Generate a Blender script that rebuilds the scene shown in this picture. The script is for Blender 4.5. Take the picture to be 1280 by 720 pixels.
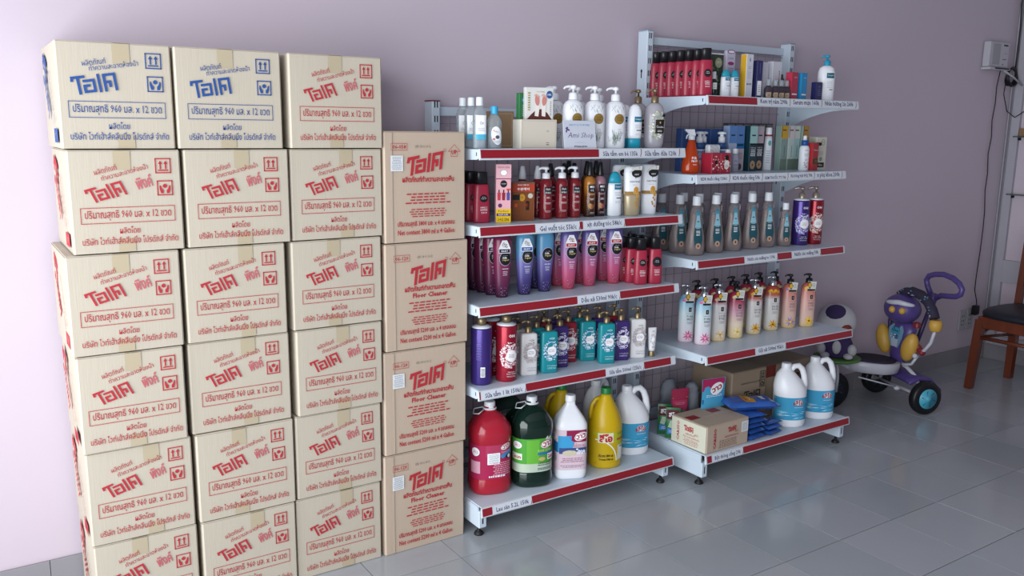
import bpy, math, random
from math import sin, cos, pi, radians, sqrt
from mathutils import Matrix, Vector
random.seed(11)
for _o in list(bpy.data.objects): bpy.data.objects.remove(_o)
SC = bpy.context.scene
COL = SC.collection

# ------------------------------------------------------------------ camera
cam = bpy.data.objects.new('camera', bpy.data.cameras.new('camera'))
COL.objects.link(cam)
rt = Vector((0.8371636, -0.54683759, 0.01121398)); up = Vector((0.09141036, 0.16009725, 0.98285961)); fw = Vector((0.53925991, 0.82178922, -0.18401421))
m = Matrix.Identity(4)
for i in range(3):
    m[i][0] = rt[i]; m[i][1] = up[i]; m[i][2] = -fw[i]
m[0][3], m[1][3], m[2][3] = 0.0, -2.8159, 1.4218
cam.matrix_world = m
cam.data.sensor_width = 36; cam.data.lens = 30.02; cam.data.clip_start = .05
SC.camera = cam

# ------------------------------------------------------------------ light
SC.view_settings.view_transform = 'Standard'; SC.view_settings.look = 'None'
SC.view_settings.gamma = 1; SC.view_settings.use_curve_mapping = False
SC.view_settings.exposure = 0.5
def hexc(h, a=1):
    h = h.lstrip('#'); c = [int(h[i:i+2], 16)/255 for i in (0, 2, 4)]
    return tuple([x/12.92 if x <= .04045 else ((x+.055)/1.055)**2.4 for x in c] + [a])
W = bpy.data.worlds.new('overcast_sky'); SC.world = W; W.use_nodes = True
W.node_tree.nodes['Background'].inputs[0].default_value = (.80, .90, 1.0, 1)
W.node_tree.nodes['Background'].inputs[1].default_value = .8
def area(name, loc, rot, sx, sy, power, col):
    l = bpy.data.lights.new(name, 'AREA'); l.shape = 'RECTANGLE'; l.size = sx; l.size_y = sy; l.energy = power; l.color = col
    o = bpy.data.objects.new(name, l); COL.objects.link(o); o.location = loc; o.rotation_euler = rot
    return o
# daylight coming in at the open shop front, on the left of the room
area('shopfront_daylight', (-1.0, -2.6, 1.2), (0, radians(-90), 0), 2.2, 4.2, 120, (.95, .985, 1.0))

# ------------------------------------------------------------------ materials
_M = {}
def M(name, col='#ffffff', rough=.5, metal=0, trans=0, ior=1.45, var=0, vscale=8, bump=0, bscale=60, ramp=None, coat=0, alpha=1, stretch=None, spec=None):
    if name in _M: return _M[name]
    mt = bpy.data.materials.new(name); mt.use_nodes = True; nt = mt.node_tree; b = nt.nodes['Principled BSDF']
    c = hexc(col); b.inputs['Base Color'].default_value = c
    b.inputs['Roughness'].default_value = rough; b.inputs['Metallic'].default_value = metal
    b.inputs['IOR'].default_value = ior; b.inputs['Transmission Weight'].default_value = trans
    b.inputs['Coat Weight'].default_value = coat; b.inputs['Alpha'].default_value = alpha
    if spec is not None: b.inputs['Specular IOR Level'].default_value = spec
    src = None
    tc = None
    def coords(kind='Object'):
        t = nt.nodes.new('ShaderNodeTexCoord'); mp = nt.nodes.new('ShaderNodeMapping')
        nt.links.new(t.outputs[kind], mp.inputs[0])
        if stretch: mp.inputs['Scale'].default_value = stretch
        return mp
    if ramp:
        t = nt.nodes.new('ShaderNodeTexCoord'); s = nt.nodes.new('ShaderNodeSeparateXYZ'); r = nt.nodes.new('ShaderNodeValToRGB')
        nt.links.new(t.outputs['Generated'], s.inputs[0]); nt.links.new(s.outputs[2], r.inputs[0])
        e = r.color_ramp.elements
        while len(e) > 1: e.remove(e[-1])
        e[0].position = ramp[0][0]; e[0].color = hexc(ramp[0][1])
        for p, h in ramp[1:]:
            k = e.new(p); k.color = hexc(h)
        src = r.outputs[0]
        nt.links.new(src, b.inputs['Base Color'])
    if var:
        mp = coords(); n = nt.nodes.new('ShaderNodeTexNoise'); n.inputs['Scale'].default_value = vscale; n.inputs['Detail'].default_value = 4
        nt.links.new(mp.outputs[0], n.inputs['Vector'])
        hs = nt.nodes.new('ShaderNodeHueSaturation'); ma = nt.nodes.new('ShaderNodeMapRange')
        ma.inputs[1].default_value = .3; ma.inputs[2].default_value = .7; ma.inputs[3].default_value = 1-var; ma.inputs[4].default_value = 1+var*.6
        nt.links.new(n.outputs[0], ma.inputs[0]); nt.links.new(ma.outputs[0], hs.inputs['Value'])
        hs.inputs['Color'].default_value = c
        if src: nt.links.new(src, hs.inputs['Color'])
        nt.links.new(hs.outputs[0], b.inputs['Base Color'])
    if bump:
        mp = coords(); n = nt.nodes.new('ShaderNodeTexNoise'); n.inputs['Scale'].default_value = bscale; n.inputs['Detail'].default_value = 3
        nt.links.new(mp.outputs[0], n.inputs['Vector'])
        bp = nt.nodes.new('ShaderNodeBump'); bp.inputs['Strength'].default_value = bump; bp.inputs['Distance'].default_value = .002
        nt.links.new(n.outputs[0], bp.inputs['Height']); nt.links.new(bp.outputs[0], b.inputs['Normal'])
    _M[name] = mt
    return mt
def ink(h): return M('ink_'+h, '#'+h, .6, spec=.3)
def plastic(h, rough=.28, **k): return M('plastic_%s_%d' % (h, rough*100), '#'+h, rough, **k)

# ------------------------------------------------------------------ mesh builder
class MB:
    def __init__(s): s.v = []; s.f = []; s.m = []; s.sm = []; s.mats = []
    def mi(s, mat):
        if mat not in s.mats: s.mats.append(mat)
        return s.mats.index(mat)
    def add(s, vs, fs, mat, smooth=False):
        o = len(s.v); s.v += [tuple(p) for p in vs]; k = s.mi(mat)
        for f in fs: s.f.append(tuple(i+o for i in f)); s.m.append(k); s.sm.append(smooth)
        return s
    def box(s, x0, x1, y0, y1, z0, z1, mat, c=0):
        if c <= 0:
            v = [(x, y, z) for x in (x0, x1) for y in (y0, y1) for z in (z0, z1)]
            return s.add(v, [(0, 1, 3, 2), (4, 6, 7, 5), (0, 4, 5, 1), (2, 3, 7, 6), (0, 2, 6, 4), (1, 5, 7, 3)], mat)
        v = []; idx = {}
        for i, x in enumerate((x0, x1)):
            for j, y in enumerate((y0, y1)):
                for k, z in enumerate((z0, z1)):
                    xi = x+c*(1 if i == 0 else -1); yi = y+c*(1 if j == 0 else -1); zi = z+c*(1 if k == 0 else -1)
                    idx[i, j, k] = len(v); v += [(x, yi, zi), (xi, y, zi), (xi, yi, z)]
        g = lambda i, j, k, a: idx[i, j, k]+a
        f = [(g(0,0,0,0), g(0,0,1,0), g(0,1,1,0), g(0,1,0,0)), (g(1,0,0,0), g(1,1,0,0), g(1,1,1,0), g(1,0,1,0)),
             (g(0,0,0,1), g(1,0,0,1), g(1,0,1,1), g(0,0,1,1)), (g(0,1,0,1), g(0,1,1,1), g(1,1,1,1), g(1,1,0,1)),
             (g(0,0,0,2), g(0,1,0,2), g(1,1,0,2), g(1,0,0,2)), (g(0,0,1,2), g(1,0,1,2), g(1,1,1,2), g(0,1,1,2))]
        for a in (0, 1):
            for b in (0, 1):
                f.append((g(0,a,b,1), g(0,a,b,2), g(1,a,b,2), g(1,a,b,1)))
                f.append((g(a,0,b,0), g(a,0,b,2), g(a,1,b,2), g(a,1,b,0)))
                f.append((g(a,b,0,0), g(a,b,0,1), g(a,b,1,1), g(a,b,1,0)))
        for i in (0, 1):
            for j in (0, 1):
                for k in (0, 1): f.append((g(i,j,k,0), g(i,j,k,1), g(i,j,k,2)))
        return s.add(v, f, mat)
    def loft(s, rings, mat, cap=(True, True), smooth=True, closed=True):
        n = len(rings[0]); v = [p for r in rings for p in r]; f = []
        for a in range(len(rings)-1):
            for i in range(n if closed else n-1):
                j = (i+1) % n; f.append((a*n+i, a*n+j, (a+1)*n+j, (a+1)*n+i))
        s.add(v, f, mat, smooth)
        o = len(s.v)-len(v)
        for e, r in ((0, 0), (1, len(rings)-1)):
            if cap[e] and closed:
                s.f.append(tuple(o+r*n+i for i in (reversed(range(n)) if e == 0 else range(n)))); s.m.append(s.mi(mat)); s.sm.append(False)
        return s
    def lathe(s, prof, mat, cx=0, cy=0, n=20, smooth=True, wob=0):
        rings = []
        for z, r in prof:
            rings.append([(cx+r*cos(2*pi*i/n)*(1+wob*(i % 2)), cy+r*sin(2*pi*i/n)*(1+wob*(i % 2)), z) for i in range(n)])
        return s.loft(rings, mat, smooth=smooth)
    def tube(s, path, r, mat, n=8, rr=None, caps=True):
        P = [Vector(p) for p in path]; rings = []; prev = None
        for i, p in enumerate(P):
            t = (P[min(i+1, len(P)-1)]-P[max(i-1, 0)]).normalized()
            if prev is None:
                a = Vector((0, 0, 1)) if abs(t.z) < .9 else Vector((1, 0, 0)); u = t.cross(a).normalized()
            else: u = (prev-t*prev.dot(t)).normalized()
            w = t.cross(u); prev = u; R = r if rr is None else rr[i]
            rings.append([tuple(p+(u*cos(2*pi*k/n)+w*sin(2*pi*k/n))*R) for k in range(n)])
        return s.loft(rings, mat, cap=(caps, caps))
    def ell(s, c, r, mat, n=16, m_=10, rot=None, cut=None):
        rings = []
        for j in range(m_+1):
            a = -pi/2+pi*j/m_; cr = max(cos(a), .02); 
            ring = [Vector((r[0]*cr*cos(2*pi*i/n), r[1]*cr*sin(2*pi*i/n), r[2]*sin(a))) for i in range(n)]
            if rot: ring = [rot @ p for p in ring]
            rings.append([tuple(p+Vector(c)) for p in ring])
        return s.loft(rings, mat)
    def torus(s, c, R, r, mat, ax='y', n=24, k=10, flat=1, rot=None):
        path = []
        rings = []
        for i in range(n+1):
            a = 2*pi*i/n; ring = []
            for j in range(k):
                b = 2*pi*j/k; q = R+r*cos(b); h = r*flat*sin(b)
                p = {'y': (q*cos(a), h, q*sin(a)), 'z': (q*cos(a), q*sin(a), h), 'x': (h, q*cos(a), q*sin(a))}[ax]
                p = Vector(p)
                if rot: p = rot @ p
                ring.append(tuple(p+Vector(c)))
            rings.append(ring)
        return s.loft(rings, mat, cap=(False, False))
    def xf(s, mat4):
        s.v = [tuple(mat4 @ Vector(p)) for p in s.v]; return s
    def build(s, name, parent=None, loc=None, label=None):
        me = bpy.data.meshes.new(name); me.from_pydata(s.v, [], s.f); 
        for mt in s.mats: me.materials.append(mt)
        me.polygons.foreach_set('material_index', s.m); me.polygons.foreach_set('use_smooth', s.sm); me.update()
        o = bpy.data.objects.new(name, me); COL.objects.link(o)
        if parent: o.parent = parent
        if loc: o.location = loc
        if label: o['label'] = label
        return o
def empty(name, label=None, cat=None, loc=(0, 0, 0), rz=0, group=None, kind=None):
    o = bpy.data.objects.new(name, None); COL.objects.link(o); o.location = loc; o.rotation_euler = (0, 0, rz); o.empty_display_size = .05
    if label: o['label'] = label
    if cat: o['category'] = cat
    if group: o['group'] = group
    if kind: o['kind'] = kind
    return o
def tag(o, label, cat, group=None):
    o['label'] = label; o['category'] = cat
    if group: o['group'] = group
    return o
def kids(o): return [c for c in bpy.data.objects if c.parent == o]
_K = {}
def turn(x): return -(math.atan2(x, 2.5)-.30)
def dup(root, loc, rz=None, label=None, group=None, scale=None):
    if rz is None and root.get('category') == 'bottle': rz = turn(loc[0])
    if root.name not in _K:
        _K[root.name] = [(c, kids(c)) for c in kids(root)]
    r = root.copy(); COL.objects.link(r); r.location = loc
    if rz is not None: r.rotation_euler = (0, 0, rz)
    if label: r['label'] = label
    if group: r['group'] = group
    if scale: r.scale = scale
    for ch, gs in _K[root.name]:
        c = ch.copy(); COL.objects.link(c); c.parent = r
        for g in gs:
            d = g.copy(); COL.objects.link(d); d.parent = c
    return r

# ------------------------------------------------------------------ text
_T = {}
def T(body, bold=0, res=2):
    k = (body, bold, res)
    if k in _T: return _T[k]
    c = bpy.data.curves.new('t', 'FONT'); c.body = body; c.resolution_u = res; c.offset = bold; c.fill_mode = 'FRONT'; c.align_x = 'LEFT'
    o = bpy.data.objects.new('t', c); COL.objects.link(o)
    dg = bpy.context.evaluated_depsgraph_get(); dg.update()
    me = bpy.data.meshes.new_from_object(o.evaluated_get(dg))
    v = [(p.co.x, p.co.y) for p in me.vertices]; f = [tuple(p.vertices) for p in me.polygons]
    g = []
    for q in f:   # turn all the same way
        a = sum(v[q[i]][0]*v[q[(i+1) % len(q)]][1]-v[q[(i+1) % len(q)]][0]*v[q[i]][1] for i in range(len(q)))
        if abs(a) > 1e-9: g.append(q if a > 0 else tuple(reversed(q)))
    bpy.data.objects.remove(o); bpy.data.curves.remove(c); bpy.data.meshes.remove(me)
    xs = [p[0] for p in v] or [0, 1]; ys = [p[1] for p in v] or [0, 1]
    _T[k] = (v, g, (min(xs), min(ys), max(xs), max(ys)))
    return _T[k]
def flat_map(x0=0, y=0, z0=0):            # print on a face that looks towards -y
    return lambda u, v, o: (x0+u, y-o, z0+v)
def side_map(x, y0=0, z0=0):              # on a face that looks towards -x (u runs towards -y)
    return lambda u, v, o: (x-o, y0-u, z0+v)
def top_map(x0, y0, z):
    return lambda u, v, o: (x0+u, y0+v, z+o)
class Decal:
    def __init__(s, fn, mb=None, step=.012, lay=.00035): s.fn = fn; s.mb = mb or MB(); s.step = step; s.L = lay; s.k = 1
    def up(s): s.k += 1; return s
    def put(s, pts, fs, mat):
        if isinstance(s.fn, Body):     # cut wide pieces into upright strips so that they follow the curve
            P, F = list(pts), []
            def clip(pg, c, sg):
                out = []
                for i in range(len(pg)):
                    a, b = pg[i], pg[(i+1) % len(pg)]; da, db = sg*(a[0]-c), sg*(b[0]-c)
                    if da >= 0: out.append(a)
                    if da*db < 0: t = da/(da-db); out.append((c, a[1]+(b[1]-a[1])*t))
                return out
            for f in fs:
                us = [pts[i][0] for i in f]; lo, hi = min(us), max(us); n = int((hi-lo)/.006)+1
                if n < 2 or len(f) > 14 and hi-lo < .012: F.append(f); continue
                for k in range(n):
                    pg = clip(clip([pts[i] for i in f], lo+(hi-lo)*k/n, 1), lo+(hi-lo)*(k+1)/n, -1)
                    if len(pg) > 2: F.append(tuple(range(len(P), len(P)+len(pg)))); P += pg
            pts, fs = P, F
        s.mb.add([s.fn(u, v, s.L*s.k) for u, v in pts], fs, mat, True)
        return s
    def rect(s, u0, v0, u1, v1, mat):
        nu = max(1, int(abs(u1-u0)/s.step+.99)); nv = max(1, int(abs(v1-v0)/(s.step*1.5)+.99))
        p = [(u0+(u1-u0)*i/nu, v0+(v1-v0)*j/nv) for j in range(nv+1) for i in range(nu+1)]
        f = [(j*(nu+1)+i, j*(nu+1)+i+1, (j+1)*(nu+1)+i+1, (j+1)*(nu+1)+i) for j in range(nv) for i in range(nu)]
        return s.put(p, f, mat)
    def frame(s, u0, v0, u1, v1, t, mat):
        s.rect(u0, v0, u1, v0+t, mat); s.rect(u0, v1-t, u1, v1, mat); s.rect(u0, v0, u0+t, v1, mat); return s.rect(u1-t, v0, u1, v1, mat)
    def poly(s, pts, mat, c=(0, 0), sc=1, rot=0, sh=0):
        q = []
        for x, y in pts:
            x = x+sh*y; q.append((c[0]+sc*(x*cos(rot)-y*sin(rot)), c[1]+sc*(x*sin(rot)+y*cos(rot))))
        return s.put(q, [tuple(range(len(q)))], mat)
    def stroke(s, pts, w, mat, c=(0, 0), sc=1, rot=0, sh=0):
        for (x0, y0), (x1, y1) in zip(pts, pts[1:]):
            L = math.hypot(x1-x0, y1-y0) or 1; dx, dy = (x1-x0)/L*w/2, (y1-y0)/L*w/2
            s.poly([(x0-dx+dy, y0-dy-dx), (x1+dx+dy, y1+dy-dx), (x1+dx-dy, y1+dy+dx), (x0-dx-dy, y0-dy+dx)], mat, c, sc, rot, sh)
        return s
    def ell(s, cu, cv, a, b, mat, n=20, rot=0):
        pts = [(cu, cv)]; f = []
        for k, q in enumerate((.5, 1)):
            for i in range(n):
                t = 2*pi*i/n; x, y = a*q*cos(t), b*q*sin(t); pts.append((cu+x*cos(rot)-y*sin(rot), cv+x*sin(rot)+y*cos(rot)))
        for i in range(n):
            j = (i+1) % n; f += [(0, 1+i, 1+j), (1+i, 1+n+i, 1+n+j, 1+j)]
        return s.put(pts, f, mat)
    def ring(s, cu, cv, a, b, w, mat, n=24):
        pts = []; f = []
        for i in range(n):
            t = 2*pi*i/n; pts += [(cu+a*cos(t), cv+b*sin(t)), (cu+(a-w)*cos(t), cv+(b-w)*sin(t))]
        for i in range(n):
            j = (i+1) % n; f.append((2*i, 2*j, 2*j+1, 2*i+1))
        return s.put(pts, f, mat)
    def text(s, body, u, v, mat, h=None, w=None, rot=0, sh=0, bold=0, res=1, al='c'):
        """centre (u, v); w: width of the line, h: height of the line (both measured on the letters)"""
        V, F, (x0, y0, x1, y1) = T(body, bold, res)
        bw, bh = max(x1-x0, 1e-6), max(y1-y0, 1e-6)
        sy = h/bh if h else w/bw; sx = w/bw if w else sy
        cx = (x0+x1)/2 if al == 'c' else x0; cy = (y0+y1)/2
        q = []
        for x, y in V:
            x, y = (x-cx)*sx, (y-cy)*sy; x += sh*y
            q.append((u+x*cos(rot)-y*sin(rot), v+x*sin(rot)+y*cos(rot)))
        return s.put(q, F, mat)
    def lines(s, u, v, w, h, n, mat, t=.35, rnd=.25, rot=0):
        """lines of print too small to read"""
        for i in range(n):
            y = v+h/2-h*(i+.5)/n; x = -w/2*(1-rnd*random.random()); e = -x
            while x < e:
                l = random.uniform(.05, .14)*w; l = min(l, e-x)
                s.poly([(x, -h/n*t/2), (x+l, -h/n*t/2), (x+l, h/n*t/2), (x, h/n*t/2)], mat, (u-(y-v)*sin(rot), v+(y-v)*cos(rot)), 1, rot)
                x += l+w*.03
        return s
    def logo(s, c, sc, mat, rot=0, sh=0, w=.17):
        for st in ([(-.02, .80), (0, .95), (.62, .95)], [(.3, .95), (.3, .03)],
                   [(.62, .70), (1.13, .70), (1.13, .08), (.60, .08), (.60, .42), (.84, .42)],
                   [(1.42, .95), (1.42, .03)],
                   [(1.72, .03), (1.72, .92), (2.30, .92), (2.30, .03)], [(1.78, .5), (2.0, .5), (2.0, .26)]):
            for p, q in zip(st, st[1:]): s.stroke([(p[0]-1.15, p[1]-.5), (q[0]-1.15, q[1]-.5)], w, mat, c, sc, rot, sh); s.k += .35
        return s
    def speck(s, u, v, a, b, n, r, mats, rim=0):
        for i in range(n):
            t = random.uniform(0, 2*pi); q = sqrt(random.random())*(1-rim)+rim
            k = random.randint(4, 6); rr = r*random.uniform(.5, 1.3); t0 = random.random()*6; e = random.uniform(.5, 1)
            s.poly([(rr*cos(t0+2*pi*j/k), e*rr*sin(t0+2*pi*j/k)) for j in range(k)], random.choice(mats), (u+a*q*cos(t), v+b*q*sin(t)))
            s.k += .07
        return s
    def build(s, name, parent, **k): return s.mb.build(name, parent, **k)

# ------------------------------------------------------------------ surfaces of bottles
def sect(th, rx, ry, n):
    c, s_ = cos(th), sin(th)
    return (rx*math.copysign(abs(s_)**(2/n), s_), -ry*math.copysign(abs(c)**(2/n), c))
class Body:
    """a bottle body: profile [(z, kx, ky)], half width rx, half depth ry, squareness n"""
    def __init__(s, prof, rx, ry, n=2.0, N=28):
        s.p = [(q[0], q[1], q[2] if len(q) > 2 else q[1]) for q in prof]; s.rx, s.ry, s.n, s.N = rx, ry, n, N
        s.tb = []; L = 0; pr = None
        for i in range(181):
            th = -pi+2*pi*i/180; q = sect(th, rx, ry, n)
            if pr: L += math.hypot(q[0]-pr[0], q[1]-pr[1])
            s.tb.append((L, th)); pr = q
        s.L = L; s.tb = [(a-L/2, b) for a, b in s.tb]
    def shift(s, z): return 0
    def k(s, z):
        p = s.p
        if z <= p[0][0]: return p[0][1:]
        for a, b in zip(p, p[1:]):
            if z <= b[0]:
                t = (z-a[0])/max(b[0]-a[0], 1e-9); return (a[1]+(b[1]-a[1])*t, a[2]+(b[2]-a[2])*t)
        return p[-1][1:]
    def __call__(s, u, v, o):
        u = max(min(u, s.L/2-.0001), -s.L/2+.0001)
        lo, hi = 0, len(s.tb)-1
        while hi-lo > 1:
            mid = (lo+hi)//2
            if s.tb[mid][0] <= u: lo = mid
            else: hi = mid
        a, b = s.tb[lo], s.tb[hi]; th = a[1]+(b[1]-a[1])*(u-a[0])/max(b[0]-a[0], 1e-9)
        kx, ky = s.k(v); x, y = sect(th, s.rx*kx+o*1.0, s.ry*ky+o*1.0, s.n)
        return (x+s.shift(v), y-.0002, v)
    def rings(s, ex=0, z0=None, z1=None):
        out = []; N = s.N
        for z, kx, ky in s.p:
            if (z0 is not None and z < z0) or (z1 is not None and z > z1): continue
            out.append([(q_[0]+s.shift(z), q_[1], z) for q_ in (sect(2*pi*i/N+pi/N, s.rx*kx+ex, s.ry*ky+ex, s.n) for i in range(N))])
        return out
    def build(s, mat, parent, name='body'):
        mb = MB().loft(s.rings(), mat)
        return mb.build(name, parent)
def rounded(H, k=None, e=.05):
    """straight wall with rounded foot and shoulder"""
    return [(0, .9), (.004, .97), (.010, 1), (H-.018, 1), (H-.008, .96), (H-.002, .85), (H, .7)]
def collar(root, z0, z1, r, mat, name='collar', n=20):
    return MB().lathe([(z0, r), (z0+.002, r*1.02), (z1-.003, r*.96), (z1, r*.82)], mat, n=n).build(name, root)
def cap(root, z0, z1, r, mat, name='cap', ribs=False, ry=None, n=24, sq=None):
    if sq:
        b = Body([(z0, 1), (z1-.004, .98), (z1-.001, .93), (z1, .85)], r, ry or r, sq, 20); return b.build(mat, root, name)
    return MB().lathe([(z0, r), (z0+.002, r), (z1-.004, r*.97), (z1-.001, r*.92), (z1, r*.8)], mat, n=n, wob=.04 if ribs else 0).build(name, root)
def pump(root, z, mat, r=.011, ang=pi, L=.032, h=.03, cr=None, name='pump_head'):
    """collar with stem, round head and a spout that points along ang"""
    cr = cr or r*1.25
    MB().lathe([(z, cr), (z+.002, cr), (z+h*.42, cr*.95), (z+h*.5, cr*.6)], mat, n=18).build('collar', root)
    mb = MB(); mb.lathe([(z+h*.4, r*.34), (z+h*.74, r*.34), (z+h*.76, r*.8), (z+h*.9, r*.85), (z+h, r*.55)], mat, n=16)
    c, s_ = cos(ang), sin(ang)
    mb.tube([(0, 0, z+h*.88), (c*L*.5, s_*L*.5, z+h*.9), (c*L*.85, s_*L*.85, z+h*.84), (c*L, s_*L, z+h*.72)], r*.3, mat, n=8, rr=[r*.5, r*.36, r*.3, r*.24])
    return mb.build(name, root)

# ================================================================== the room
XL, XR, YF, ZC = -1.05, 5.5, -5.2, 3.1
wallm = M('lilac wall paint', '#c6b9c5', .62, var=.02, vscale=1.2, bump=.12, bscale=90)
ceilm = M('darkened ceiling paint', '#a9a8ad', .8); darkw = M('darkened wall paint', '#7d7880', .7)  # unseen ceiling and front wall, tones darkened to cut bounced light
def struct(o, label=None):
    o['kind'] = 'structure'
    if label: o['label'] = label
    return o
struct(MB().box(XL-.1, XR+.1, 0, .12, -.1, ZC, wallm).build('wall_back'), 'lilac painted back wall behind the cartons and the shelving')
struct(MB().box(XR, XR+.12, YF, 0, -.1, ZC, wallm).build('wall_right'), 'lilac painted side wall behind the chair')
struct(MB().box(XL-.1, XR+.1, YF-.12, YF, -.1, ZC, darkw).build('wall_front'), 'unseen wall opposite the shelving, darkened to cut bounced light')
struct(MB().box(XL-.1, XR+.12, YF-.12, .12, ZC, ZC+.1, ceilm).build('ceiling'), 'unseen ceiling, darkened to cut bounced light')
# side wall with the wide shop opening
wl = MB(); wl.box(XL-.1, XL, YF, -4.9, -.1, ZC, wallm); wl.box(XL-.1, XL, -.3, .0, -.1, ZC, wallm); wl.box(XL-.1, XL, -4.9, -.3, 2.6, ZC, wallm)
struct(wl.build('wall_left'), 'lilac painted wall around the open shop front')
# floor: grout bed and tiles
grout = M('dark grout', '#1b1a1b', .95)
floor = struct(MB().box(XL-.1, XR+.12, YF-.12, .12, -.1, -.004, grout).build('floor'), 'pale grey glazed tile floor with thin dark joints')
tiles = [M('glazed tile %d' % i, c, .16, var=.03, vscale=3, bump=.03, bscale=14, coat=.1) for i, c in enumerate(('#a3a8ae', '#9fa5ab', '#a7abb1'))]
tmesh = []
for tm in tiles:
    b = MB().box(.0015, .2985, .0015, .2985, -.012, 0, tm, c=.0002); o = b.build('tile'); tmesh.append(o.data); bpy.data.objects.remove(o)
GX, GY = 1.323-.3*10, -.509+.3*2
rest = MB(); nt = 0
for j in range(0, 18):
    for i in range(0, 26):
        x, y = GX+.3*i, GY-.3*(j+1)
        if x < XL-.2 or x > XR-.02 or y < YF-.2 or y > -.02: continue
        near = -.1 < x < 5.5 and y > -2.2-.01 and (x+.15) > ((-y-2.8)*.05) and nt < 290
        if near and y < -.9 and x < .55: near = False
        if near:
            o = bpy.data.objects.new('tile', random.choice(tmesh)); COL.objects.link(o); o.parent = floor; o.location = (x, y, random.uniform(-.0003, .0003)); nt += 1
        else: rest.box(x+.0015, x+.2985, y+.0015, y+.2985, -.012, 0, tiles[nt % 3])
ro = rest.build('floor_tiles', floor); ro['kind'] = 'stuff'
# tiled skirting along the back wall and the side wall
skm = M('grey skirting tile', '#8f8c92', .3, var=.03, vscale=4)
sk = struct(MB().box(XL, XR, -.0045, 0, 0, .093, grout).build('baseboard_back'), 'low grey tile skirting along the back wall')
x = XL
while x < XR-.01:
    x1 = min(x+.4, XR); MB().box(x+.0007, x1-.0007, -.010, -.0045, .0, .095, skm, c=.0012).build('tile', sk); x = x1
sk = struct(MB().box(XR-.0045, XR, YF, -.010, 0, .093, grout).build('baseboard_right'), 'low grey tile skirting along the side wall')
y = -.010
while y > -2.2:
    MB().box(XR-.010, XR-.0045, y-.3993, y-.0007, .0, .095, skm, c=.0012).build('tile', sk); y -= .4

# ================================================================== cartons
kraft = M('light kraft board', '#bcb2a2', .72, var=.018, vscale=4, bump=.2, bscale=40, stretch=(5, 5, .35))
kraft2 = M('warm kraft board', '#bba896', .72, var=.018, vscale=4, bump=.2, bscale=40, stretch=(5, 5, .35))
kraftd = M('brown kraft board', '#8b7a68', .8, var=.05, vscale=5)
tapem = M('clear brown tape', '#b4a68d', .33, alpha=1)
seam = M('carton gap', '#4a4036', .9)
def carton(name, label, loc, w, d, h, mat, group=None, rz=0, tape=True, tilt=0):
    """origin: middle of the front bottom edge; the front looks towards -y"""
    r = empty(name, label, 'carton', loc, rz, group)
    mb = MB(); N = 6; bulge = random.uniform(.0008, .0016)
    # walls with a slight belly and rounded corners
    rings = []
    for k in range(7):
        z = .002+(h-.006)*k/6; q = bulge*sin(pi*k/6); pts = []
        c = .004
        for (x, y) in ((-w/2+c, 0), (0, 0), (w/2-c, 0), (w/2, c), (w/2, d/2), (w/2, d-c), (w/2-c, d), (0, d), (-w/2+c, d), (-w/2, d-c), (-w/2, d/2), (-w/2, c)):
            bx = q*(1 if abs(x) < w/2-.01 and y < .001 else .25); 
            yy = y-bx if y < .001 else y
            xx = x+(math.copysign(q, x) if abs(y-d/2) < .01 else 0)
            pts.append((xx, yy, z))
        rings.append(pts)
    mb.loft(rings, mat, smooth=False)
    mb.build('body', r)
    for s in (-1, 1):
        f = MB().box(-w/2+.002, w/2-.002, (d/2+.0012 if s > 0 else .002), (d-.002 if s > 0 else d/2-.0012), h-.004, h-.0008, mat, c=.001); f.build('flap', r)
    if tape:
        t = Decal(flat_map(), step=.05); t.k = 5
        for a, b_ in ((h-.052, h-.003), (.003, .038)):
            t.mb = MB(); t.rect(-.021+tilt, a, .021+tilt, b_, tapem)
            if a > .1: t.mb.box(-.021+tilt, .021+tilt, -.0015, d-.004, h-.0008, h-.0005, tapem)
            t.build('tape', r)
    return r
BLUE, RED, PINK = ink('2d4f8f'), ink('b3303a'), ink('c0626a')
def up_icon(d, u, v, s, c):
    d.frame(u-s/2, v-s/2, u+s/2, v+s/2, s*.07, c); d.rect(u-s*.32, v-s*.34, u+s*.32, v-s*.26, c)
    for q in (-.17, .17):
        d.rect(u+q*s-s*.045, v-s*.22, u+q*s+s*.045, v+s*.15, c); d.poly([(-.13, 0), (.13, 0), (0, .22)], c, (u+q*s, v+s*.12), s)
def hand_icon(d, u, v, s, c):
    d.frame(u-s/2, v-s/2, u+s/2, v+s/2, s*.07, c)
    d.poly([(-.13, .06), (0, -.02), (.13, .06), (.13, .20), (0, .28), (-.13, .20)], c, (u, v), s)
    for q in (-1, 1):
        P = [(.10, -.36), (.10, -.16), (.20, -.04), (.27, .16), (.34, .16), (.34, -.08), (.26, -.36)]
        d.poly([(q*x, y) for x, y in (P if q > 0 else P[::-1])], c, (u, v), s)
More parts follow.
